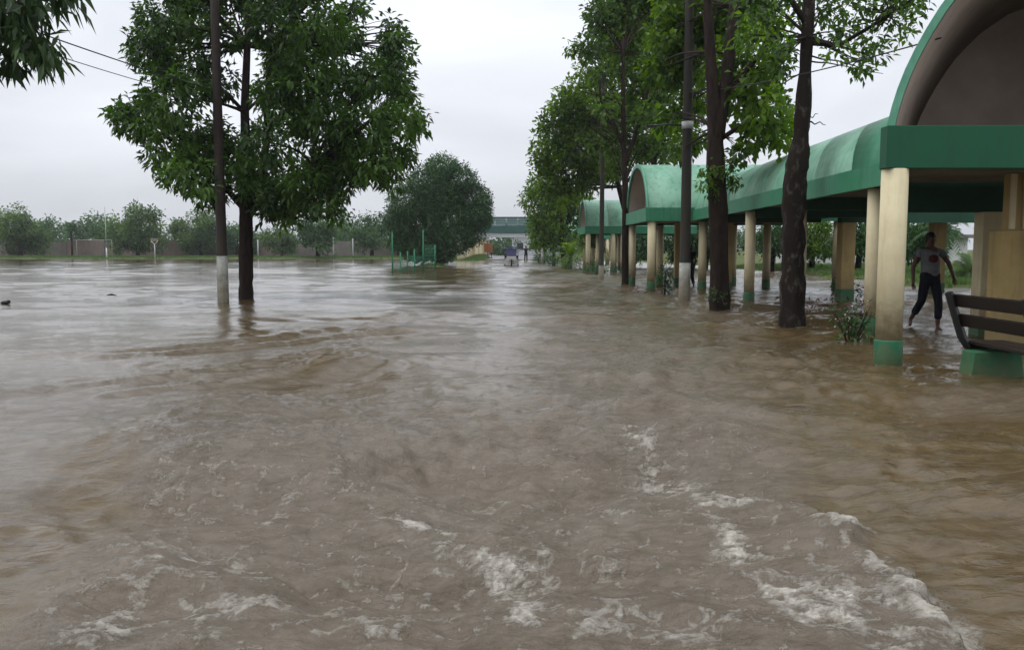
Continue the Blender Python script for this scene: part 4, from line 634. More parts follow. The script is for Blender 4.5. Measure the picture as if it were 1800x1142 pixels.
BG_1160 = [(11.16,65.8,2.38,0.69),(12.74,65.43,1.72,0.8),(12.42,65.69,1.05,0.58),(10.59,67.2,1.51,0.65),(13.09,66.11,1.08,0.72),(13.09,66.42,2.75,0.78),(12.66,66.87,0.97,0.62),(11.45,67.58,1.87,0.73),(10.38,64.43,1.5,0.7),(9.8,65.52,1.25,0.7),(10.82,66.65,2.4,0.66),(9.92,65.34,2.42,0.59),(9.91,66.68,1.79,0.75),(12.93,67.0,2.61,0.59),(9.71,65.98,1.67,0.76),(12.92,67.14,1.38,0.69),(9.86,64.99,1.78,0.66),(11.27,66.63,1.6,0.64),(12.74,66.84,1.2,0.6),(10.96,67.59,1.18,0.68),(12.84,65.35,2.71,0.64),(11.72,65.78,1.79,0.7),(10.46,66.02,2.77,0.84),(13.13,65.95,1.19,0.58),(11.13,65.21,2.14,0.81),(11.18,66.69,2.62,0.87),(9.84,65.94,1.86,0.6),(12.3,64.78,1.93,0.69),(10.24,66.81,1.83,0.73),(9.83,65.9,1.19,0.73)]
# ------------------------------------------------------------ trees
def leaves(blobs, ll, lw, dens, seed, droop=.35, per=10, spray=1.2, shell=.45, vb=0.0):
    g = np.random.default_rng(seed); C = []; Rr = []; Bv = []
    for (x, y, z, r) in blobs:
        n = max(4, int(dens * (r / ll) ** 2)); d = g.normal(size=(n, 3)); d /= np.linalg.norm(d, axis=1)[:, None]
        rad = r * (shell + (1 - shell) * g.random(n) ** .6)
        C.append(np.array([x, y, z]) + d * rad[:, None] * [1.05, 1.05, .85]); Rr.append(d); Bv.append(np.full(n, g.normal() * .20) + g.normal(size=n) * .17)
    C = np.concatenate(C); D = np.concatenate(Rr); Bv = np.concatenate(Bv); n = len(C)
    C = np.repeat(C, per, 0); D = np.repeat(D, per, 0); Bv = np.repeat(Bv, per); n = len(C)
    dirv = D * .55 + g.normal(size=(n, 3)) * .75; dirv[:, 2] -= droop; dirv /= np.linalg.norm(dirv, axis=1)[:, None]
    base = C + dirv * g.random(n)[:, None] * ll * spray * .8 + g.normal(size=(n, 3)) * ll * spray * .35
    up = np.array([0, 0, 1.0]) + g.normal(size=(n, 3)) * .45 + D * .3
    side = np.cross(dirv, up); side /= np.linalg.norm(side, axis=1)[:, None] + 1e-9
    nor = np.cross(side, dirv)
    l = ll * g.uniform(.65, 1.25, n)[:, None]; wd = lw * g.uniform(.7, 1.2, n)[:, None]
    tip = base + dirv * l - np.array([0, 0, 1]) * l * .12; mid = base + dirv * l * .45
    a = mid + side * wd * .5 + nor * wd * .18; b = mid - side * wd * .5 + nor * wd * .18
    V = np.stack([base, a, tip, b], 1).reshape(-1, 3); i = np.arange(n) * 4
    F = np.concatenate([np.stack([i, i + 1, i + 2], -1), np.stack([i, i + 2, i + 3], -1)])
    val = np.clip(.42 + vb + Bv + g.normal(size=n) * .16, 0, 1)
    return V, F, np.repeat(val, 4)
def crown(root, blobs, m, ll, lw, dens, seed, name='crown', **k):
    V, F, v = leaves(blobs, ll, lw, dens, seed, **k); o = Vector(root.location)
    V = V - np.array(o); return np_mesh(name, V, F, [M[m]], {'v': v}, parent=root)
def trunk_mesh(mb, pts, rad, seg=18, seed=0, jit=.05, sub=5):
    rr = random.Random(seed); P = []; Q = []
    pts = [Vector(p) for p in pts]
    for i in range(len(pts) - 1):
        for k in range(sub):
            t = k / sub; tt = t * t * (3 - 2 * t); P.append(pts[i].lerp(pts[i + 1], t)); Q.append((rad[i] * (1 - tt) + rad[i + 1] * tt) * (1 + rr.uniform(-jit, jit)))
    P.append(pts[-1]); Q.append(rad[-1])
    b = len(mb.v); mb.tube(P, Q, seg, seed=seed, jit=.03)
    ph = [rr.uniform(0, 6.28) for _ in range(4)]
    for i in range(len(P)):
        for k in range(seg):
            j = b + i * seg + k; an = 2 * math.pi * k / seg; z = i * .35
            f = 1 + .07 * math.sin(3 * an + ph[0] + z * .4) + .05 * math.sin(5 * an + ph[1] - z * .7) + .04 * math.sin(9 * an + ph[2] + z)
            v = Vector(mb.v[j]); mb.v[j] = tuple(P[i] + (v - P[i]) * f)
    return mb
def limbs(root, starts, blobs, r0, seed, m, frac=1, twigs=3, name='limbs'):
    rr = random.Random(seed); mb = MB(); o = Vector(root.location); st = [Vector(s) for s in starts]
    for (x, y, z, r) in blobs:
        if rr.random() > frac: continue
        c = Vector((x, y, z)); s = min(st, key=lambda q: (q - c).length + max(0, q.z - c.z) * 1.5)
        L_ = (c - s).length; mid = s.lerp(c, .45) + Vector((rr.uniform(-.12, .12) * L_, rr.uniform(-.12, .12) * L_, .10 * L_ * rr.uniform(-.3, 1)))
        q = []
        for i in range(7):
            t = i / 6; q.append((s * (1 - t) ** 2 + mid * 2 * t * (1 - t) + c * t * t) - o)
        ra = r0 * min(1, (L_ / 4 + .35)); mb.tube(q, [ra * (1 - .8 * i / 6) for i in range(7)], 6, cap=False)
        for k in range(twigs):
            d = Vector((rr.gauss(0, 1), rr.gauss(0, 1), rr.gauss(.2, .8))).normalized() * r * rr.uniform(.6, 1)
            b0 = q[4 + k % 3]; mb.tube([b0, b0.lerp(c - o + d, .5) + Vector((0, 0, r * .1)), c - o + d], [ra * .22, ra * .15, ra * .06], 4, cap=False)
    return mb.build(name, M[m], root)
def mk(name, x, y, label, cat='tree', group=None): return empty(name, (x, y, 0), 0, label, cat, group)
ROAD = 'trees standing along the flooded road'
# big tree on the left
t = mk('broadleaf_tree', -7.56, 24.17, 'large dark leafy tree standing in the flood just right of the brown pole', group=ROAD)
o = Vector(t.location); W = lambda pts: [Vector(p) - o for p in pts]
mb = MB(); trunk_mesh(mb, W([(-7.56, 24.17, -.5), (-7.56, 24.17, .05), (-7.54, 24.17, .6), (-7.5, 24.17, 2.2), (-7.47, 24.2, 3.2), (-7.45, 24.2, 5.2), (-7.3, 24.2, 7.5), (-7.2, 24.3, 9.5)]), [.23, .205, .185, .175, .17, .12, .085, .05], seed=1)
trunk_mesh(mb, W([(-7.47, 24.2, 2.55), (-7.1, 24.1, 3.1), (-6.85, 24.1, 4.3), (-6.7, 24, 6.5), (-6.6, 24, 8.8)]), [.12, .11, .10, .07, .04], seed=2, seg=12)
trunk_mesh(mb, W([(-7.5, 24.2, 2.5), (-7.9, 24.2, 2.95), (-8.5, 24.3, 3.6), (-9.4, 24.4, 4.6), (-10, 24.4, 5.8)]), [.10, .085, .075, .06, .03], seed=3, seg=10)
trunk_mesh(mb, W([(-7.45, 24.2, 2.35), (-7.05, 24.1, 2.7), (-6.2, 23.9, 3.2), (-5.0, 23.8, 3.9), (-4.0, 23.8, 4.8)]), [.11, .095, .08, .06, .03], seed=4, seg=10)
mb.build('trunk', M['bark'], t)
st = [(-7.5, 24.2, 3.0), (-7.45, 24.2, 5.2), (-7.3, 24.2, 7), (-6.8, 24, 4.8), (-6.65, 24, 7), (-9, 24.3, 4.1), (-5.5, 23.8, 3.6), (-8.0, 24.2, 3.0)]
limbs(t, st, LEFT_TREE, .055, 7, 'bark', .85); crown(t, [(x, y, z, r * (.80 if i % 3 else .95)) for i, (x, y, z, r) in enumerate(LEFT_TREE)], 'leafL', .22, .10, 3.9, 3, per=12, droop=.55, spray=.95, shell=.5)
# round tree at the bend
t = mk('round_tree', -6.5, 75.3, 'dense round dark tree standing behind the green railings left of the road', group=ROAD)
o = Vector(t.location); mb = MB(); trunk_mesh(mb, W([(-6.4, 75.3, -.5), (-6.4, 75.3, .1), (-6.3, 75.3, 1.2), (-6.5, 75.3, 3.5), (-6.4, 75, 6)]), [.42, .38, .32, .28, .12], seed=5)
trunk_mesh(mb, W([(-6.3, 75.3, .8), (-7.6, 75, 2.2), (-8.6, 75, 3.8)]), [.2, .17, .1], seed=6, seg=10); trunk_mesh(mb, W([(-6.3, 75.3, .9), (-5.1, 75, 2.4), (-4.4, 75, 4)]), [.2, .16, .1], seed=8, seg=10); mb.build('trunk', M['bark'], t)
limbs(t, [(-6.5, 75.3, 3.5), (-8.2, 75, 3.2), (-4.6, 75, 3.4)], ROUND_TREE, .08, 8, 'bark', .5, 1)
crown(t, ROUND_TREE, 'leafM', .24, .11, 5.5, 9, per=8, droop=.35, shell=.55)
# gnarled tree B
t = mk('gnarled_tree', 5.17, 15.65, 'tree with gnarled knobbly lichen spotted trunk in the flood, nearest to the pavilion', group=ROAD)
o = Vector(t.location); mb = MB(); trunk_mesh(mb, W([(5.17, 15.65, -.5), (5.17, 15.65, .02), (5.15, 15.65, .6), (5.13, 15.65, 1.3), (5.12, 15.65, 2.1), (5.14, 15.65, 2.7), (5.2, 15.66, 3.12), (5.23, 15.66, 3.5), (5.26, 15.68, 3.95), (5.29, 15.7, 4.84), (5.33, 15.7, 5.83), (5.44, 15.7, 7.0), (5.5, 15.7, 8)]),
                         [.28, .245, .21, .195, .19, .21, .20, .125, .135, .095, .10, .08, .05], seed=11, seg=24, jit=.12, sub=4)
trunk_mesh(mb, W([(5.3, 15.7, 5.4), (4.9, 15.6, 5.9), (4.4, 15.5, 6.6)]), [.06, .05, .03], seed=12, seg=8); trunk_mesh(mb, W([(5.3, 15.7, 5.1), (5.8, 15.5, 5.0), (6.4, 15.3, 5.35), (7.2, 15.3, 5.9)]), [.05, .04, .03, .015], seed=13, seg=8)
mb.build('trunk', M['bark_grey'], t)
mb = MB(); rr = random.Random(3)
for (a, b, c) in [((5.35, 15.7, 3.7), .35, -.05), ((5.3, 15.7, 4.9), 1.4, -.35), ((5.3, 15.7, 4.8), 1.0, -.2), ((5.25, 15.7, 4.6), -.5, -.3), ((5.3, 15.7, 3.72), .25, .12)]:
    p = Vector(a) - o; q = [p + Vector((b * i / 5, rr.uniform(-.05, .05), c * (i / 5) + rr.uniform(-.03, .03))) for i in range(6)]; mb.tube(q, [.018 * (1 - i / 7) for i in range(6)], 5)
mb.build('bare_twigs', M['bark'], t)
limbs(t, [(5.3, 15.7, 5.2), (5.35, 15.7, 6.2), (5.45, 15.7, 7), (4.5, 15.5, 6.4), (6.6, 15.3, 5.5)], TREE_B, .035, 14, 'bark', 1, 4); crown(t, TREE_B, 'leafS', .15, .075, 1.7, 15, per=9, droop=.35, spray=1.3, shell=.2)
# forked tree A
t = mk('forked_tree', 4.94, 20.4, 'tall tree with thick dark forked trunk between the dark pole and the gnarled tree', group=ROAD)
o = Vector(t.location); mb = MB(); trunk_mesh(mb, W([(4.98, 20.4, -.5), (4.98, 20.4, .02), (4.95, 20.4, .7), (4.9, 20.4, 1.9), (4.86, 20.4, 2.7), (4.81, 20.4, 3.4), (4.80, 20.4, 4.4), (4.70, 20.4, 5.3), (4.62, 20.4, 6.2), (4.5, 20.4, 8)]), [.29, .25, .22, .21, .21, .205, .185, .14, .12, .07], seed=21, seg=22, jit=.06, sub=4)
trunk_mesh(mb, W([(4.84, 20.4, 4.0), (4.98, 20.35, 5.0), (5.06, 20.3, 6.0), (5.2, 20.3, 8)]), [.17, .14, .13, .07], seed=22, seg=14)
trunk_mesh(mb, W([(4.95, 20.35, 4.7), (5.4, 20.2, 5.5), (6.1, 20.1, 6.3), (6.6, 20, 7)]), [.08, .07, .05, .03], seed=23, seg=8); trunk_mesh(mb, W([(4.8, 20.4, 3.9), (5.4, 20.3, 4.3), (6.1, 20.2, 4.4)]), [.06, .05, .03], seed=24, seg=8)
mb.build('trunk', M['bark'], t)
limbs(t, [(4.8, 20.4, 4.2), (5.0, 20.3, 5.2), (4.6, 20.4, 6), (5.15, 20.3, 7), (6.0, 20.1, 6.2), (5.9, 20.2, 4.4)], TREE_A, .04, 25, 'bark', 1, 3); crown(t, TREE_A, 'leafR', .21, .15, 3.2, 26, vb=.1, per=9, droop=.5, shell=.25)
EP = [(4.62, 20.15, 3.25, .16), (4.55, 20.2, 2.95, .12), (5.1, 20.15, 3.2, .17), (5.12, 20.2, 2.95, .10), (4.7, 20.1, 2.75, .1), (5.0, 20.1, 3.45, .1)]
crown(t, EP, 'leafR', .13, .07, 9, 27, name='clinging_creeper', per=7, droop=.8)
crown(t, [(4.93, 20.1, .3, .14), (4.75, 20.15, .35, .1)], 'leafP', .08, .035, 4, 28, name='epiphyte', per=6, droop=.1)
# thinner trees behind
t = mk('slender_tree', 4.51, 33.97, 'tall slender half bare tree rising just left of the middle porch', group=ROAD)
o = Vector(t.location); mb = MB(); trunk_mesh(mb, W([(4.5, 33.9, -.5), (4.5, 33.9, .02), (4.47, 33.9, 1.5), (4.45, 33.9, 4), (4.35, 33.9, 6.5), (4.3, 33.9, 9.5)]), [.20, .16, .13, .115, .09, .05], seed=31, seg=14)
trunk_mesh(mb, W([(4.42, 33.9, 4.6), (5.0, 33.8, 6.4), (5.6, 33.7, 9)]), [.10, .08, .04], seed=32, seg=8); trunk_mesh(mb, W([(4.4, 33.9, 5.2), (3.9, 33.9, 6.6), (3.3, 33.9, 7.2)]), [.06, .05, .03], seed=33, seg=8)
mb.build('trunk', M['bark'], t)
mb = MB(); rr = random.Random(9)
for i in range(46):
    p = Vector((rr.uniform(3.6, 4.4), 33.9 + rr.uniform(-.6, .6), rr.uniform(5.2, 7.4))) - o; d = Vector((-rr.uniform(.3, 1), rr.uniform(-.5, .5), rr.uniform(.1, .9))).normalized() * rr.uniform(.5, 1.5)
    mb.tube([p, p + d * .5 + Vector((0, 0, .06)), p + d], [.016, .011, .005], 4, cap=False)
    mb.tube([p + d * .5, p + d * .8 + Vector((rr.uniform(-.3, .1), 0, rr.uniform(0, .35)))], [.009, .004], 4, cap=False)
mb.build('bare_twigs', M['bark'], t)
limbs(t, [(4.45, 33.9, 4), (4.35, 33.9, 6.5), (4.3, 33.9, 9), (5.2, 33.8, 7), (3.5, 33.9, 7)], TREE_C, .04, 34, 'bark', 1, 4); crown(t, TREE_C, 'leafS', .24, .14, 3.2, 35, per=8, droop=.3, shell=.2)
t = mk('leafy_tree', 7.4, 44, 'tall bright leafy tree filling the gap behind the dark pole, above the middle porch', group=ROAD)
o = Vector(t.location); mb = MB(); trunk_mesh(mb, W([(7.4, 44, -.5), (7.4, 44, .1), (7.3, 44, 3), (7.2, 44, 7), (7.4, 44, 11)]), [.3, .26, .2, .14, .06], seed=61, seg=12); trunk_mesh(mb, W([(7.3, 44, 3.2), (6.6, 44, 5.5), (6, 44, 9)]), [.16, .12, .05], seed=62, seg=10); mb.build('trunk', M['bark'], t)
limbs(t, [(7.3, 44, 4), (7.2, 44, 7), (6.4, 44, 7), (7.3, 44, 10)], TREE_G, .05, 63, 'bark', 1, 2); crown(t, TREE_G, 'leafR', .26, .15, 3.4, 64, per=8, shell=.35, vb=.05)
t = mk('leafy_tree', 5.6, 50, 'bushy mid green tree behind the slender tree, above the far porch', group=ROAD)
o = Vector(t.location); mb = MB(); trunk_mesh(mb, W([(7.0, 50, -.5), (7.0, 50, .1), (6.8, 50, 3), (5.9, 50, 6), (5.4, 50, 9)]), [.3, .26, .2, .14, .06], seed=41, seg=12); mb.build('trunk', M['bark'], t)
mb = MB()
for i in range(40):
    p = Vector((rr.uniform(3.4, 4.4), 50 + rr.uniform(-.8, .8), rr.uniform(8, 9.6))) - o; d = Vector((-rr.uniform(.2, 1), rr.uniform(-.5, .5), rr.uniform(.2, 1))).normalized() * rr.uniform(.6, 1.8)
    mb.tube([p, p + d * .5 + Vector((0, 0, .06)), p + d], [.02, .014, .006], 4, cap=False)
mb.build('bare_twigs', M['bark'], t)
limbs(t, [(6.3, 50, 5), (5.9, 50, 6), (5.5, 50, 8.5)], TREE_D, .06, 42, 'bark', 1, 2); crown(t, TREE_D, 'leafR', .30, .16, 4.2, 43, per=8, shell=.3, vb=.0)
t = mk('leafy_tree', 4.6, 68, 'dark green bushy tree on the road edge just beyond the far porch', group=ROAD)
o = Vector(t.location); mb = MB(); trunk_mesh(mb, W([(4.2, 68, -.5), (4.2, 68, .1), (4, 68, 2), (3.9, 68, 5)]), [.3, .26, .2, .1], seed=44, seg=12); mb.build('trunk', M['bark'], t)
limbs(t, [(4, 68, 2), (3.9, 68, 4)], TREE_E, .06, 45, 'bark', .6, 1); crown(t, TREE_E, 'leafR', .34, .17, 4.4, 46, per=8, shell=.35, vb=-.08)
t = mk('leafy_tree', 3.4, 95, 'small tree beside the road end, just right of the footbridge', group=ROAD)
o = Vector(t.location); mb = MB(); trunk_mesh(mb, W([(3.4, 95, -.5), (3.4, 95, 1), (3.3, 95, 2.5)]), [.2, .15, .1], seed=47, seg=10); mb.build('trunk', M['bark'], t)
crown(t, TREE_F, 'leafF', .36, .17, 3.5, 48, per=8, shell=.35)
# near tree upper left, only its hanging branch in the picture
t = mk('drooping_tree', -7.0, 5.5, 'near tree whose long narrow leaves hang into the top left corner')
o = Vector(t.location); mb = MB(); trunk_mesh(mb, W([(-7, 5.5, -.5), (-7, 5.5, .1), (-6.9, 5.6, 2.2), (-6.6, 5.9, 3.6), (-5.8, 6.4, 4.4), (-4.9, 6.9, 4.3), (-4.2, 7.2, 3.75)]), [.3, .26, .2, .13, .07, .035, .012], seed=51, seg=14); mb.build('trunk', M['bark'], t)
limbs(t, [(-5.8, 6.4, 4.4), (-4.9, 6.9, 4.3), (-4.4, 7.1, 3.9)], NEAR_TREE, .02, 52, 'bark', 1, 3); crown(t, NEAR_TREE, 'leafN', .17, .046, 5.5, 53, per=9, droop=1.3, spray=.8, shell=.1)
# far trees beyond the sports field
FAR = [(FAR_30, 'leafP', 'pale feathery far tree at the left edge behind the field wall'), (FAR_88, 'leafF', 'low dark rounded far tree right of the pale feathery one'), (FAR_172, 'leafF', 'small narrow far tree between the palm and the bright green tree'), (FAR_240, 'leafP', 'bright green far tree with a tall thin post at its left side'),
       (FAR_345, 'leafP', 'wide light green far tree just left of the brown pole'), (FAR_418, 'leafF', 'small far tree seen between the brown pole and the big left trunk'), (FAR_555, 'leafF', 'round headed far tree on a thick dark trunk, right of the big left trunk'), (FAR_490, 'leafP', 'low pale bush like far tree under the big left crown'),
       (FAR_655, 'leafF', 'far tree between the big left crown and the round tree'), (FAR_615, 'leafF', 'lower distant tree left of the round tree'), (FAR_700, 'leafF', 'far tree partly hidden behind the round tree')]
for i, (b, m, lab) in enumerate(FAR):
    cx = sum(q[0] for q in b) / len(b); cy = sum(q[1] for q in b) / len(b); zb = min(q[2] for q in b)
    t = mk('far_tree', cx, cy, lab, group='trees beyond the sports field')
    MB().tube([(0, 0, -.3), (.1, 0, 1.2), (0, 0, zb), (.1, 0, zb + 2)], [.38, .3, .24, .1], 8).build('trunk', M['bark'], t)
    crown(t, b, m, .5, .26, 5.0, 60 + i, per=7, shell=.3, droop=.2, vb=(.1 if m == 'leafP' else 0))
# right hand background, seen below the roofs
BGS = [(BG_1430, 'leafR', 'green shrubby tree seen under the long walkway, right of the gnarled trunk'), (BG_1345, 'leafM', 'dark shrubby tree seen under the long walkway, between the two nearest trunks'), (BG_1510, 'leafM', 'dark shrubby tree seen between the square pillar and the near column'), (BG_1625, 'leafM', 'dark leafy tree right behind the walking person'),
       (BG_1240, 'leafM', 'dark shrubby tree behind the middle porch'), (BG_1570, 'leafM', 'dark shrubby tree behind the thick near column'), (BG_1780, 'leafM', 'tree behind the ochre pedestal at the right edge'), (BG_1160, 'leafM', 'shrubby tree behind the left end of the middle porch')]
for i, (b, m, lab) in enumerate(BGS):
    cx = sum(q[0] for q in b) / len(b); cy = sum(q[1] for q in b) / len(b)
    t = mk('garden_tree', cx, cy, lab, group='trees and shrubs behind the walkway')
    MB().tube([(0, 0, -.3), (.1, 0, 1.2), (0, 0, 2.4)], [.2, .16, .1], 8).build('trunk', M['bark'], t)
    crown(t, b, m, .30, .14, 3.4, 80 + i, per=8, shell=.2, droop=.3)
# low wood on the skyline
g = np.random.default_rng(77); WB = []
for x in np.arange(-190, 60, 3.2):
    hh = 3.6 + 2.2 * math.sin(x * .11) + g.uniform(-1, 1.6)
    for z in np.arange(1.5, hh + 1.5, 2.2): WB.append((x + g.uniform(-1.5, 1.5), 205 + g.uniform(-4, 4), z, 2.1 * g.uniform(.7, 1.2)))
V, F_, v = leaves(WB, .9, .5, 9, 78, per=6, droop=.1, shell=.4)
tag(np_mesh('distant_wood', V, F_, [M['leafF']], {'v': v}), 'low dark band of distant woods along the skyline behind the field wall', 'woods', kind='stuff')
# palms and tufts
def palm(x, y, h, fl, n, m, label, seed, group='palms', tr=.14, z0=0.):
    t = mk('palm', x, y, label, 'palm', group); rr = random.Random(seed); 
    if h > .3: MB().tube([(0, 0, -.4), (.05, 0, h * .5), (0, 0, h)], [tr * 1.2, tr, tr * .9], 10).build('trunk', M['bark'], t)
    V = []; F = []; v = []
    for k in range(n):
        an = rr.uniform(0, 6.28); el = rr.uniform(.1, 1.35); L_ = fl * rr.uniform(.75, 1.1); vv = rr.uniform(.2, .9)
        P = []
        for i in range(9):
            s = i / 8; rad = L_ * s * math.cos(el) * (1 - .1 * s); z = h + L_ * (math.sin(el) * s - .75 * s * s * (1.2 - el * .5)); P.append(Vector((math.cos(an) * rad, math.sin(an) * rad, z)))
        sd = Vector((-math.sin(an), math.cos(an), 0))
        for i in range(1, 9):
            for sg in (-1, 1):
                for q in (0, .5):
                    a = P[i - 1].lerp(P[i], q); dd = (P[i] - P[i - 1]).normalized(); tip = a + sd * sg * L_ * .24 * (1 - .5 * abs(i / 8 - .4)) + dd * L_ * .13 - Vector((0, 0, L_ * .10))
                    b = len(V); V += [tuple(a), tuple(a + dd * L_ * .035), tuple(tip)]; F.append((b, b + 1, b + 2)); v += [vv] * 3
            b = len(V); V += [tuple(P[i - 1] - sd * .012), tuple(P[i - 1] + sd * .012), tuple(P[i])]; F.append((b, b + 1, b + 2)); v += [vv] * 3
    np_mesh('fronds', np.array(V), np.array(F), [M[m]], {'v': np.array(v)}, parent=t); return t
palm(-71.5, 139, 4.4, 3.0, 26, 'leafM', 'dark far palm behind the field wall, left of the bright green tree', 1)
palm(5.0, 56, 1.6, 1.9, 26, 'leafR', 'bright green palm under the roadside trees left of the far porch', 2, z0=1)
palm(4.2, 62, 1.0, 1.8, 22, 'leafR', 'lower palm beside the road behind the bright green palm', 3)
palm(18.2, 34, .5, 1.5, 34, 'leafP', 'bright green fan of fronds on the grass right of the walking person', 4, 'palms', .2)
palm(20.0, 40, 2.2, 1.8, 24, 'leafM', 'dark palm behind the walking person and the fan of fronds', 5)
palm(3.6, 74, 1.2, 1.6, 22, 'leafM', 'distant dark palm at the road edge near the farthest porch', 6)
def grass_tufts(name, pts, h, m, seed, **t_):
    g = np.random.default_rng(seed); P = np.repeat(np.array(pts), 14, 0); n = len(P); P = P + g.normal(size=(n, 3)) * [.12, .12, 0]
    an = g.random(n) * 6.28; dirv = np.stack([np.cos(an) * .35, np.sin(an) * .35, np.ones(n)], -1); hh = h * g.uniform(.5, 1.3, n)[:, None]
    sd = np.stack([-np.sin(an), np.cos(an), np.zeros(n)], -1) * h * .07
    V = np.stack([P - sd, P + sd, P + dirv * hh], 1).reshape(-1, 3); F = np.arange(3 * n).reshape(-1, 3)
    return tag(np_mesh(name, V, F, [M[m]], {'v': np.repeat(np.clip(.5 + g.normal(size=n) * .25, 0, 1), 3)}), kind='stuff', **t_)
g = np.random.default_rng(4)
def scatter(x0, x1, y0, y1, n, zmin=.03):
    X = g.uniform(x0, x1, n); Y = g.uniform(y0, y1, n); Z = ground_h(X, Y); k = Z > zmin; return np.stack([X[k], Y[k], Z[k] - .03], -1)
grass_tufts('grass', scatter(11, 30, 26, 62, 9000), .2, 'leafP', 1, label='bright green grass bank behind the covered walkway', cat='grass')
grass_tufts('grass', scatter(-95, -6, 123, 131, 5000), .28, 'leafP', 2, label='low strip of grass along the far edge of the flooded field', cat='grass')
grass_tufts('grass', np.concatenate([scatter(-12, -3, 96, 134, 3500), scatter(-10, -3, 60, 84, 1200, .0)]), .22, 'leafP', 3, label='patchy grass verge around the round tree and the cream wall', cat='grass')
# flower bed plants at the foot of the near column
t = mk('flowering_shrub', 5.05, 12.6, 'low leafy shrub with pale flowers in the water beside the near column', 'shrub')
crown(t, [(5.0, 12.5, .12, .16), (5.22, 12.7, .3, .16), (4.95, 12.8, .42, .12), (5.3, 12.5, .15, .14), (5.1, 12.9, .5, .1)], 'leafM', .11, .045, 5, 91, name='foliage', per=8, vb=.1, spray=1.5)
crown(t, [(5.05, 12.5, .5, .12), (5.2, 12.6, .6, .1), (4.95, 12.6, .3, .1)], 'flower', .045, .035, .5, 92, name='flowers', per=3, spray=2)['kind'] = 'stuff'
mb = MB(); rr = random.Random(6)
for i in range(22):
    a = rr.uniform(0, 6.28); l = rr.uniform(.2, .6); mb.tube([(0, 0, -.3), (math.cos(a) * .1, math.sin(a) * .1, .1), (math.cos(a) * l * .6, math.sin(a) * l * .6, l)], [.008, .006, .003], 4)
mb.build('stems', M['bark'], t)
t = mk('reddish_shrub', 6.8, 18.6, 'reddish half drowned shrub between the gnarled trunk and the square pillar', 'shrub')
crown(t, [(6.4, 18.6, .05, .2), (7.0, 18.9, .08, .22), (7.6, 18.8, .05, .2), (8.1, 19.2, .12, .2)], 'redleaf', .12, .03, 2.5, 93, name='foliage', per=7, droop=-.3)
t = mk('reddish_shrub', 4.5, 27.4, 'small reddish shrub at the foot of the middle porch columns', 'shrub')
crown(t, [(4.2, 27.6, .03, .16), (4.6, 27.2, .05, .18), (4.0, 28, .03, .12)], 'redleaf', .10, .03, 2.5, 94, name='foliage', per=7, droop=-.3)
t = mk('green_shrub', 11.2, 27.5, 'dark green shrub at the foot of the square brown pillar', 'shrub')
crown(t, [(9.8, 24.9, .15, .22), (10.3, 24.9, .15, .22), (9.6, 25.2, .3, .15), (10.7, 25, .1, .2)], 'leafM', .14, .06, 3, 95, name='foliage', per=7)
for i, (x, y, s_, lab) in enumerate([(3.9, 60, 1, 'low roadside shrub before the bright green palm'), (4.3, 45.5, .8, 'low shrub between the thin pole and the far porch'), (3.3, 72, 1, 'low roadside shrub beside the distant dark palm'), (3.0, 84, 1.1, 'low shrub at the foot of the pale pole'), (2.7, 92, 1.1, 'last roadside shrub before the footbridge')]):
    t = mk('roadside_shrub', x, y, lab, 'shrub', 'shrubs along the right road edge')
    crown(t, [(x, y, .35 * s_, .4 * s_), (x + .5, y + .6, .6 * s_, .5 * s_), (x + .2, y + 1.4, .5 * s_, .45 * s_)], 'leafM', .18, .08, 3, 96 + i, name='foliage', per=7)
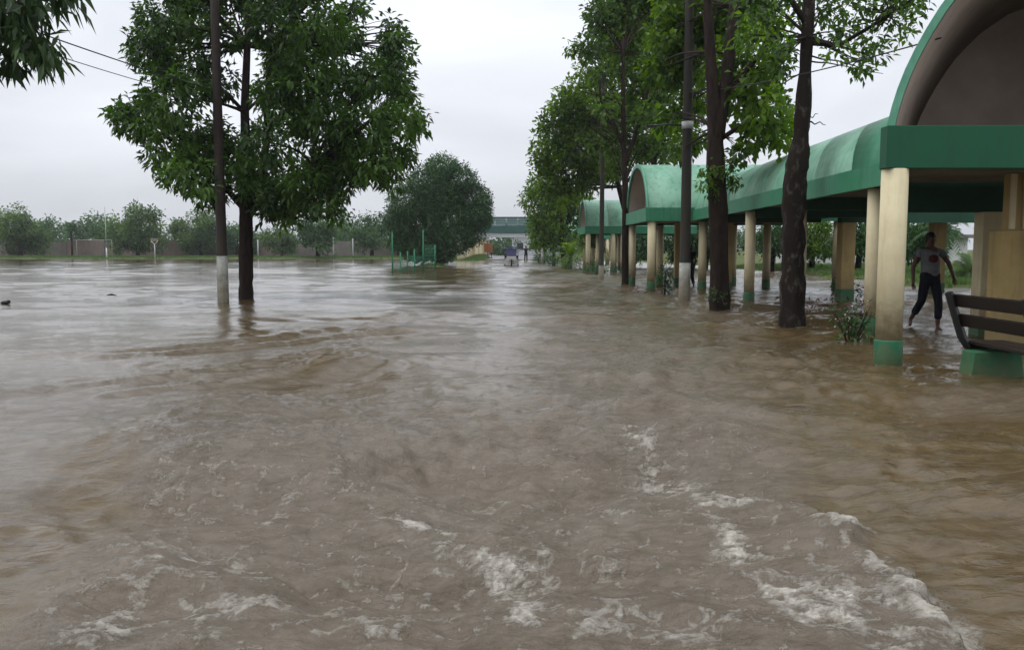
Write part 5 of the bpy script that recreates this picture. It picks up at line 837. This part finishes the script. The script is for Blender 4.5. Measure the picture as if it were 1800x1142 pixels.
# ------------------------------------------------------------ people
def skin(name, verts, edges, radii, m, parent, root=0, sub=2, smooth=True):
    me = bpy.data.meshes.new(name); me.from_pydata(verts, edges, []); me.materials.append(m)
    o = bpy.data.objects.new(name, me); link(o, parent)
    o.modifiers.new('s', 'SKIN'); me.skin_vertices.new() if not me.skin_vertices else None
    for i, r in enumerate(radii):
        r = r if isinstance(r, tuple) else (r, r); me.skin_vertices[0].data[i].radius = r
        me.skin_vertices[0].data[i].use_root = (i == root)
    o.modifiers['s'].use_smooth_shade = smooth
    s = o.modifiers.new('u', 'SUBSURF'); s.levels = sub; s.render_levels = sub
    return o
def person(x, y, rz, pose, label, shirt='shirt', trouser='trouser', detail=True, h=1.72, group=None, print_=False):
    root = empty('person', (x, y, 0), rz, label, 'person', group)
    J = pose; V = []; E = []; Rd = []
    def a(p, r, pr=None):
        V.append(p); Rd.append(r)
        if pr is not None: E.append((pr, len(V) - 1))
        return len(V) - 1
    pel = a((0, 0, .95), (.15, .11)); wa = a((J.get('lean', 0) * .3, -.01, 1.10), (.135, .10), pel); ch = a((J.get('lean', 0) * .7, -.01, 1.30), (.165, .115), wa); sh = a((J.get('lean', 0), 0, 1.42), (.12, .09), ch)
    nk = a((J.get('lean', 0), -.01, 1.50), .055, sh); h1 = a((J.get('lean', 0), -.02 - .02, 1.575), (.068, .082), nk); h2 = a((J.get('lean', 0), -.03, 1.65), (.078, .095), h1); a((J.get('lean', 0), -.02, 1.705), (.05, .06), h2)
    hd = J.get('lean', 0)
    for s in (-1, 1):
        S, El, Wr, Hn = J['arm'][s]
        q = a(S, .058, sh); e = a(El, .042, q); w_ = a(Wr, .029, e); hn = a(Hn, (.036, .02), w_)
        if detail:
            d = (Vector(Hn) - Vector(Wr)).normalized(); n = d.cross(Vector((0, 1, 0))).normalized()
            for k in range(4):
                off = n * (k - 1.5) * .018; l = (.055, .068, .062, .048)[k]
                f1 = a(tuple(Vector(Hn) + off + d * .04), .0085, hn); f2 = a(tuple(Vector(Hn) + off * 1.1 + d * (.04 + l * .5) + Vector((0, -.006, 0))), .008, f1); a(tuple(Vector(Hn) + off * 1.1 + d * (.04 + l) + Vector((0, -.018, 0))), .007, f2)
            t1 = a(tuple(Vector(Hn) - d * .01 + n * .03 * s + Vector((0, -.02, 0))), .010, hn); a(tuple(Vector(Hn) + d * .03 + n * .045 * s + Vector((0, -.03, 0))), .008, t1)
        Hp, Kn, An, To = J['leg'][s]
        p = a(Hp, .085, pel); k_ = a(Kn, .058, p); cf = a(tuple(Vector(Kn).lerp(Vector(An), .35)), .052, k_); an = a(An, .036, cf); a(tuple(Vector(An).lerp(Vector(To), .4) - Vector((0, 0, .02))), (.042, .03), an); a(To, (.04, .02), len(V) - 1)
    body = skin('body', V, E, Rd, M['skin'], root)
    # clothes
    L_ = J.get('lean', 0)
    V2 = [(0, 0, .90), (L_ * .3, -.01, 1.08), (L_ * .7, -.01, 1.29), (L_, 0, 1.415), (L_, 0, 1.455)]; E2 = [(0, 1), (1, 2), (2, 3), (3, 4)]; R2 = [(.170, .128), (.162, .122), (.185, .132), (.135, .105), (.075, .07)]
    for s in (-1, 1):
        S, El = Vector(J['arm'][s][0]), Vector(J['arm'][s][1]); V2 += [tuple(S), tuple(S.lerp(El, .45))]; E2 += [(3, len(V2) - 2), (len(V2) - 2, len(V2) - 1)]; R2 += [.075, .072]
    skin('shirt', V2, E2, R2, M[shirt], root)
    V3 = [(0, 0, 1.08), (0, 0, .90)]; E3 = [(0, 1)]; R3 = [(.188, .145), (.182, .142)]
    for s in (-1, 1):
        Hp, Kn, An, _ = [Vector(q) for q in J['leg'][s]]; b = len(V3); V3 += [tuple(Hp), tuple(Hp.lerp(Kn, .5)), tuple(Kn), tuple(Kn.lerp(An, .72))]; E3 += [(1, b), (b, b + 1), (b + 1, b + 2), (b + 2, b + 3)]; R3 += [.105, .09, .074, .07]
    skin('trousers', V3, E3, R3, M[trouser], root)
    mb = MB(); mb.ball((hd, -.005, 1.665), .097, 14, 9, sc_=(.93, 1.05, .95)); mb.ball((hd, .025, 1.61), .085, 12, 8, sc_=(.95, .95, 1)); mb.build('hair', M['hair'], root)
    if detail:
        MB().tube([(hd, -.105, 1.63), (hd, -.128, 1.60), (hd, -.112, 1.59)], [.008, .014, .01], 8).build('nose', M['skin'], root)
        for s in (-1, 1):
            MB().ball((hd + s * .03, -.102, 1.632), .011, 8, 6).build('eye', M['eye'], root)
            MB().ball((hd + s * .083, -.01, 1.615), .022, 8, 6, sc_=(.4, .8, 1.2)).build('ear', M['skin'], root)
        MB().ball((hd, -.104, 1.565), .024, 10, 6, sc_=(1.1, .35, .3)).build('mouth', M['redprint'], root)
    if print_:
        mb = MB(); n = 16; vs = [(L_ * .7, -.178, 1.28)] + [(L_ * .7 + .085 * math.cos(2 * math.pi * k / n), -.170 + .03 * abs(math.cos(2 * math.pi * k / n)), 1.28 + .075 * math.sin(2 * math.pi * k / n)) for k in range(n)]
        mb.add(vs, [(0, 1 + (k + 1) % n, 1 + k) for k in range(n)]); mb.build('shirt_print', M['redprint'], root)
    root.scale = (h / 1.74,) * 3; root.location.z = J.get('z', 0)
    return root
walk = {'lean': -.02, 'arm': {-1: [(-.19, 0, 1.40), (-.29, .03, 1.14), (-.31, -.04, .90), (-.31, -.07, .82)], 1: [(.18, 0, 1.40), (.33, .03, 1.19), (.37, -.08, .97), (.36, -.13, .90)]},
        'leg': {-1: [(-.09, .0, .88), (-.13, .0, .52), (-.21, .26, .17), (-.24, .18, .06)], 1: [(.09, 0, .88), (.12, -.12, .48), (.10, -.16, .08), (.10, -.34, .02)]}, 'z': -.03}
person(7.40, 15.1, R(-4), walk, 'person in grey shirt and dark trousers wading between the near column and the bench', print_=True)
stand = {'lean': 0, 'arm': {-1: [(-.19, 0, 1.40), (-.24, .02, 1.13), (-.22, -.03, .87), (-.22, -.04, .78)], 1: [(.19, 0, 1.40), (.25, .02, 1.13), (.24, -.06, .88), (.24, -.08, .79)]},
         'leg': {-1: [(-.09, .0, .88), (-.12, -.02, .48), (-.13, .12, .08), (-.13, -.02, .02)], 1: [(.09, 0, .88), (.10, -.06, .48), (.12, -.14, .08), (.12, -.3, .02)]}, 'z': -.1}
person(6.75, 32.4, R(200), stand, 'person in dark clothes wading under the middle porch, right behind the dark pole', 'dark', 'trouser', False, 1.68)
st2 = dict(stand); st2['arm'] = {-1: [(-.19, 0, 1.40), (-.45, .0, 1.30), (-.68, -.03, 1.27), (-.76, -.04, 1.26)], 1: [(.19, 0, 1.40), (.43, .0, 1.27), (.62, -.06, 1.2), (.7, -.08, 1.18)]}
person(1.6, 98, 0, st2, 'person in dark clothes with arms held out, standing right of the three wheeled taxi', 'dark', 'trouser', False, 1.9)

# ------------------------------------------------------------ three wheeled taxi
tx = empty('motor_tricycle', (-.05, 73.2, 0), 0, 'small three wheeled taxi with blue canopy driving through the flood far down the road', 'tricycle taxi')
MB().box(-.64, .64, .1, 1.5, .10, .80, top=(.05, .05)).build('body', M['white'], tx, bevel=.04)
MB().box(-.50, .50, -.28, .095, .08, .80, top=(.10, .08)).build('front_fairing', M['greywhite'], tx, bevel=.04)
MB().box(-.24, .24, -.30, -.27, .34, .56).build('number_plate', M['cream'], tx)
cv = MB(); n = 8
vs = []
for y in (-.1, 1.55):
    for i in range(n + 1):
        u = -1 + 2 * i / n; vs.append((u * .62, y, 1.50 + .13 * (1 - u * u)))
    for i in range(n + 1):
        u = -1 + 2 * i / n; vs.append((u * .62, y, 1.44 + .11 * (1 - u * u)))
k = n + 1; fs = []
for i in range(n): fs += [(i, i + 1, 2 * k + i + 1, 2 * k + i), (k + i, 3 * k + i, 3 * k + i + 1, k + i + 1), (i, k + i, k + i + 1, i + 1), (2 * k + i, 2 * k + i + 1, 3 * k + i + 1, 3 * k + i)]
fs += [(0, 2 * k, 3 * k, k), (n, k + n, 3 * k + n, 2 * k + n)]
cv.add(vs, fs, 0, False).build('canopy', M['blue'], tx)
MB().box(-.40, .40, 1.0, 1.04, .62, 1.44).build('rear_curtain', M['violet'], tx)
ws = MB().add([(-.42, -.1, .82), (.42, -.1, .82), (.46, 0, 1.42), (-.46, 0, 1.42), (-.42, -.07, .82), (.42, -.07, .82), (.46, .03, 1.42), (-.46, .03, 1.42)], [(0, 1, 2, 3), (7, 6, 5, 4), (0, 4, 5, 1), (1, 5, 6, 2), (2, 6, 7, 3), (3, 7, 4, 0)]).build('windscreen', M['violet'], tx)
for (px, py) in ((-.57, -.02), (.57, -.02), (-.57, 1.45), (.57, 1.45)): MB().tube([(px, py, .5), (px, py, 1.5)], .022, 6).build('canopy_post', M['iron'], tx)
def wheel(x, y):
    p = [(x, y + .26 * math.cos(a), .24 + .26 * math.sin(a)) for a in [i * math.pi / 9 for i in range(19)]]
    wv = MB().tube(p, .055, 8, cap=False).build('wheel', M['rubber'], tx); MB().tube([(x - .04, y, .24), (x + .04, y, .24)], .15, 12).build('hub', M['greywhite'], wv)
wheel(0, -.35); wheel(-.58, 1.15); wheel(.58, 1.15)
for s in (-1, 1):
    MB().box(s * .5 - .1, s * .5 + .1, -.12, -.06, .66, .86).build('mirror', M['rubber'], tx, bevel=.02)
    MB().tube([(s * .28, -.32, .5), (s * .28, -.26, .5)], .07, 12).build('headlight', M['white'], tx)
mb = MB(); mb.tube([(-.35, -.15, .78), (0, -.1, .84), (.35, -.15, .78)], .018, 6); mb.build('handlebar', M['iron'], tx)
person(-.05, 73.75, 0, {'lean': 0, 'arm': {-1: [(-.19, 0, 1.40), (-.27, -.2, 1.2), (-.32, -.42, 1.18), (-.32, -.5, 1.18)], 1: [(.19, 0, 1.40), (.27, -.2, 1.2), (.32, -.42, 1.18), (.32, -.5, 1.18)]},
        'leg': {-1: [(-.1, -.1, .9), (-.2, -.42, .88), (-.2, -.45, .45), (-.2, -.6, .42)], 1: [(.1, -.1, .9), (.2, -.42, .88), (.2, -.45, .45), (.2, -.6, .42)]}, 'z': -.30}, 'driver seated under the blue canopy of the three wheeled taxi', 'dark', 'trouser', False, 1.6)

# ------------------------------------------------------------ bin, debris
t = mk('clipped_shrub', 4.95, 27.6, 'dark green clipped upright shrub among the middle porch columns, left of the pale footed pole', 'shrub')
MB().tube([(0, 0, -.4), (0, 0, .7)], [.05, .02], 8).build('trunk', M['bark'], t)
crown(t, [(4.95, 27.6, z, r) for z, r in ((.08, .19), (.25, .22), (.45, .22), (.62, .18), (.78, .13))], 'leafM', .09, .035, 6, 131, name='foliage', per=7, shell=.7, droop=-.4, vb=-.2)
mb = MB(); mb.ball((0, 0, 0), .09, 10, 7, sc_=(1.2, .9, .6)); mb.ball((.07, .03, .02), .055, 8, 6); mb.build('floating_debris', M['debris'], label='small dark lump of floating debris at the left edge of the water', cat='debris').location = (-13.05, 21.9, .03)
mb = MB(); mb.tube([(-.14, 0, .03), (0, .02, .05), (.16, 0, .02)], [.012, .03, .01], 8); mb.build('floating_debris', M['debris'], label='tiny dark twig floating left of the brown pole', cat='debris').location = (-12.0, 25.5, 0)

# ------------------------------------------------------------ green railings before the round tree
gr = empty('metal_railing', (-6.6, 54, 0), 0, 'bright green metal mesh railing and posts in the water before the round tree', 'railing')
for (x, y, h_) in ((-7.55, 54, 2.5), (-5.55, 53.5, 2.6), (-6.05, 53, 1.4), (-4.95, 55, 1.7), (-6.6, 54, 1.3), (-7.1, 54.4, 1.2)):
    MB().tube([(x + 6.6, y - 54, -.4), (x + 6.6, y - 54, h_)], .035, 8).build('post', M['fencegreen'], gr)
for (x0, y0, x1, y1, z0, z1) in ((-5.6, 53.5, -4.9, 55, .1, 1.65), (-6.6, 54, -5.6, 53.5, .1, .95), (-7.6, 54, -6.6, 54, -.1, .5)):
    mb = MB(); k = 9
    for i in range(k + 1):
        t = i / k; x = x0 + (x1 - x0) * t + 6.6; y = y0 + (y1 - y0) * t - 54; mb.tube([(x, y, z0), (x, y, z1)], .010, 4)
    for j in range(8):
        z = z0 + (z1 - z0) * j / 7; mb.tube([(x0 + 6.6, y0 - 54, z), (x1 + 6.6, y1 - 54, z)], .010, 4)
    mb.build('mesh_panel', M['fencegreen'], gr)

# ------------------------------------------------------------ far wall, posts, goal
fwl = empty('field_wall', (-50, 141, 0), 0, 'long weathered pinkish grey wall behind the flooded sports field', 'wall')
x = -100; k = 0; rr = random.Random(2)
while x < -7:
    wd = rr.uniform(4.2, 6.2); h_ = 2.7 + rr.uniform(-.25, .25)
    MB().box(x + 50, x + wd + 50 - .02, -.1, .1, .0, h_ - .1).build('wall_panel', M['wall' if rr.random() < .6 else 'wall2'], fwl)
    MB().box(x + wd + 50 - .22, x + wd + 50 + .2, -.25, -.105, .0, h_ + .05).build('wall_post', M['wall2'], fwl); x += wd; k += 1
gl = empty('goal', (-61.5, 126, 0), 0, 'white football goal frame on the far edge of the flooded field', 'goal')
for (a, b) in (((-2.6, 0, -.3), (-2.6, 0, 2.75)), ((2.6, 0, -.3), (2.6, 0, 2.75)), ((-2.6, 0, 2.75), (2.6, 0, 2.75))): MB().tube([a, b], .035, 8).build('goal_post', M['whitewash'], gl)
fp = empty('goal_post_frame', (-52, 124.5, 0), 0, 'slim cream post with a small hoop board on the far edge of the field', 'hoop post')
MB().tube([(0, 0, -.4), (0, 0, 2.2)], .07, 8).build('post', M['greywhite'], fp); MB().tube([(0, 0, 2.1), (-.5, 0, 2.6)], .05, 6).build('arm', M['cream'], fp); MB().tube([(0, 0, 2.1), (.5, 0, 2.6)], .05, 6).build('arm', M['cream'], fp); MB().box(-.55, .55, -.03, .03, 2.55, 3.0).build('board', M['wall2'], fp)
tp = empty('thin_mast', (-59.5, 125.5, 0), 0, 'tall thin mast at the far edge of the field beside the bright green tree', 'mast')
MB().tube([(0, 0, -.4), (0, 0, 1.6)], .10, 8).build('foot', M['white'], tp); MB().tube([(0, 0, 1.6), (0, 0, 7.6)], .05, 8).build('shaft', M['greywhite'], tp)
for i, (x, y, lab) in enumerate([(-26.5, 127, 'white post under the big left crown beyond the field'), (-24, 129, 'second white post right of the first, beyond the field'), (-38, 128, 'thin pale post just right of the big left trunk beyond the field')]):
    q = MB().tube([(0, 0, -.3), (0, 0, 3.2 - i * .2)], .09, 8).build('boundary_post', M['greywhite'], label=lab, cat='post', group='posts beyond the field'); q.location = (x, y, 0)

# ------------------------------------------------------------ end of the road
wl = empty('roadside_wall', (-5.35, 120, 0), -math.atan2(2.4, 45), 'cream pillared wall along the left side of the road end', 'wall')
for i in range(8):
    y = 102 + i * 6
    MB().box(-.22, .22, y - 120 - .22, y - 120 + .22, -.4, 2.9).build('pillar', M['cream'], wl)
    if i < 7: MB().box(-.09, .09, y - 120 + .225, y - 120 + 5.77, -.4, 2.45).build('panel', M['ochre' if i % 3 == 2 else 'cream'], wl)
MB().box(-.3, .3, -18.4, 24.4, 2.91, 3.1).build('coping', M['greywhite'], wl)
fb = empty('footbridge', (0, 150, 0), 0, 'dark green covered footbridge crossing over the end of the road', 'footbridge')
MB().box(-11, 11, -1, 1, 4.2, 5.5).build('deck_side', M['bridge'], fb)
MB().box(-11, 11, -1.1, 1.1, 6.85, 7.0).build('roof', M['bridge'], fb)
for i in range(12): MB().box(-11 + i * 2 - .06, -11 + i * 2 + .06, -1.0, -.9, 5.5, 6.85).build('upright', M['bridge'], fb)
for z in (5.9, 6.3): MB().box(-11, 11, -.99, -.95, z, z + .06).build('rail', M['bridge'], fb)
for i in range(11): MB().box(-11 + i * 2 + .1, -11 + i * 2 + 1.9, -.93, -.90, 5.52, 6.82).build('mesh_panel', mat('grey_green_mesh', (.16, .24, .23), .7, .2) if i == 0 else bpy.data.materials['grey_green_mesh'], fb)
MB().box(-11, 11, -.8, .8, 3.45, 4.15).build('concrete_beam', M['greywhite'], fb)
for x in (-4.3, 5.2, -9, 9): MB().box(x - .3, x + .3, -.35, .35, -.3, 3.44).build('pillar', M['cream'], fb)
ob = empty('notice_board', (-3.85, 136, 0), 0, 'orange notice board beside the left foot of the footbridge', 'board')
MB().box(-.75, .75, -.05, .05, .9, 2.3).build('panel', M['orange'], ob)
for x in (-.6, .6): MB().box(x - .05, x + .05, -.04, .04, -.2, .9).build('leg', M['iron'], ob)
bd = empty('white_building', (3.5, 190, 0), 0, 'low white building with dark windows seen beneath the footbridge', 'building')
MB().box(-3.5, 7, 0, 8, 0, 4.2).build('wall', M['greywhite'], bd); MB().box(-3.8, 7.3, -.4, 8.4, 4.205, 4.5).build('roof', M['wall2'], bd)
for x in (-2.4, .4, 3.2): MB().box(x, x + 1.4, -.05, .0, 1.4, 2.8).build('window', M['glassb'], bd)
HB = [(-12 + i * 2.4, 175 + (i % 3) * 2, 1.5 + (i % 2) * .6, 1.7) for i in range(6)]
t = mk('hedge', -6, 175, 'dark hedge beyond the footbridge at the end of the road', 'hedge'); crown(t, HB, 'leafM', .5, .25, 4, 120, name='foliage', per=7)
# parked motorcycle shape right of the road end
mc = empty('parked_motorcycle', (3.1, 90, 0), R(20), 'parked dark motorcycle on the right verge near the road end', 'motorcycle')
for y in (-.62, .62):
    p = [(0, y + .28 * math.cos(a), .3 + .28 * math.sin(a)) for a in [i * math.pi / 8 for i in range(17)]]; MB().tube(p, .05, 6, cap=False).build('wheel', M['rubber'], mc)
MB().tube([(0, -.55, .75), (0, -.1, .8), (0, .45, .78), (0, .75, .86)], [.07, .13, .12, .04], 8).build('seat_and_tank', M['dark'], mc); MB().tube([(0, -.2, .3), (0, .25, .35)], .16, 8).build('engine', M['iron'], mc)
MB().tube([(0, -.62, .3), (0, -.45, .95)], .03, 6).build('fork', M['iron'], mc); MB().tube([(-.35, -.4, 1.0), (0, -.45, .98), (.35, -.4, 1.0)], .02, 6).build('handlebar', M['iron'], mc)
# right hand distance
rb = empty('white_building', (27, 62, 0), 0, 'low white house seen far behind the walking person', 'building')
MB().box(-6, 6, 0, 6, 0, 2.2).build('wall', M['white'], rb); MB().box(-6.4, 6.4, -.5, 6.5, 2.205, 2.45).build('roof', M['wall2'], rb)
for x in (-4.5, -1.5, 1.5): MB().box(x, x + 1.2, -.05, 0, .8, 1.7).build('window', M['glassb'], rb)
for i, (x, y, h_, lab) in enumerate([(24.3, 44.5, 3.3, 'dark thin post standing behind the walking person'), (29, 52, 3.4, 'dark thin post farther right behind the bench')]):
    q = MB().tube([(0, 0, -.3), (0, 0, h_)], .07, 8).build('thin_post', M['iron'], label=lab, cat='post', group='thin posts on the right bank'); q.location = (x, y, 0)

# ------------------------------------------------------------ damp air
hz = MB().box(-1000, 1000, -80, 1300, -2.0, 14).build('haze', []); hm = bpy.data.materials.new('damp_air'); hm.use_nodes = True; t = hm.node_tree; t.nodes.clear()
pv = N(t, 'ShaderNodeVolumePrincipled'); pv.inputs['Color'].default_value = (.93, .95, 1, 1); pv.inputs['Density'].default_value = .0003; pv.inputs['Anisotropy'].default_value = .2
om = N(t, 'ShaderNodeOutputMaterial'); t.links.new(pv.outputs[0], om.inputs['Volume']); hz.data.materials.append(hm); hz['kind'] = 'stuff'
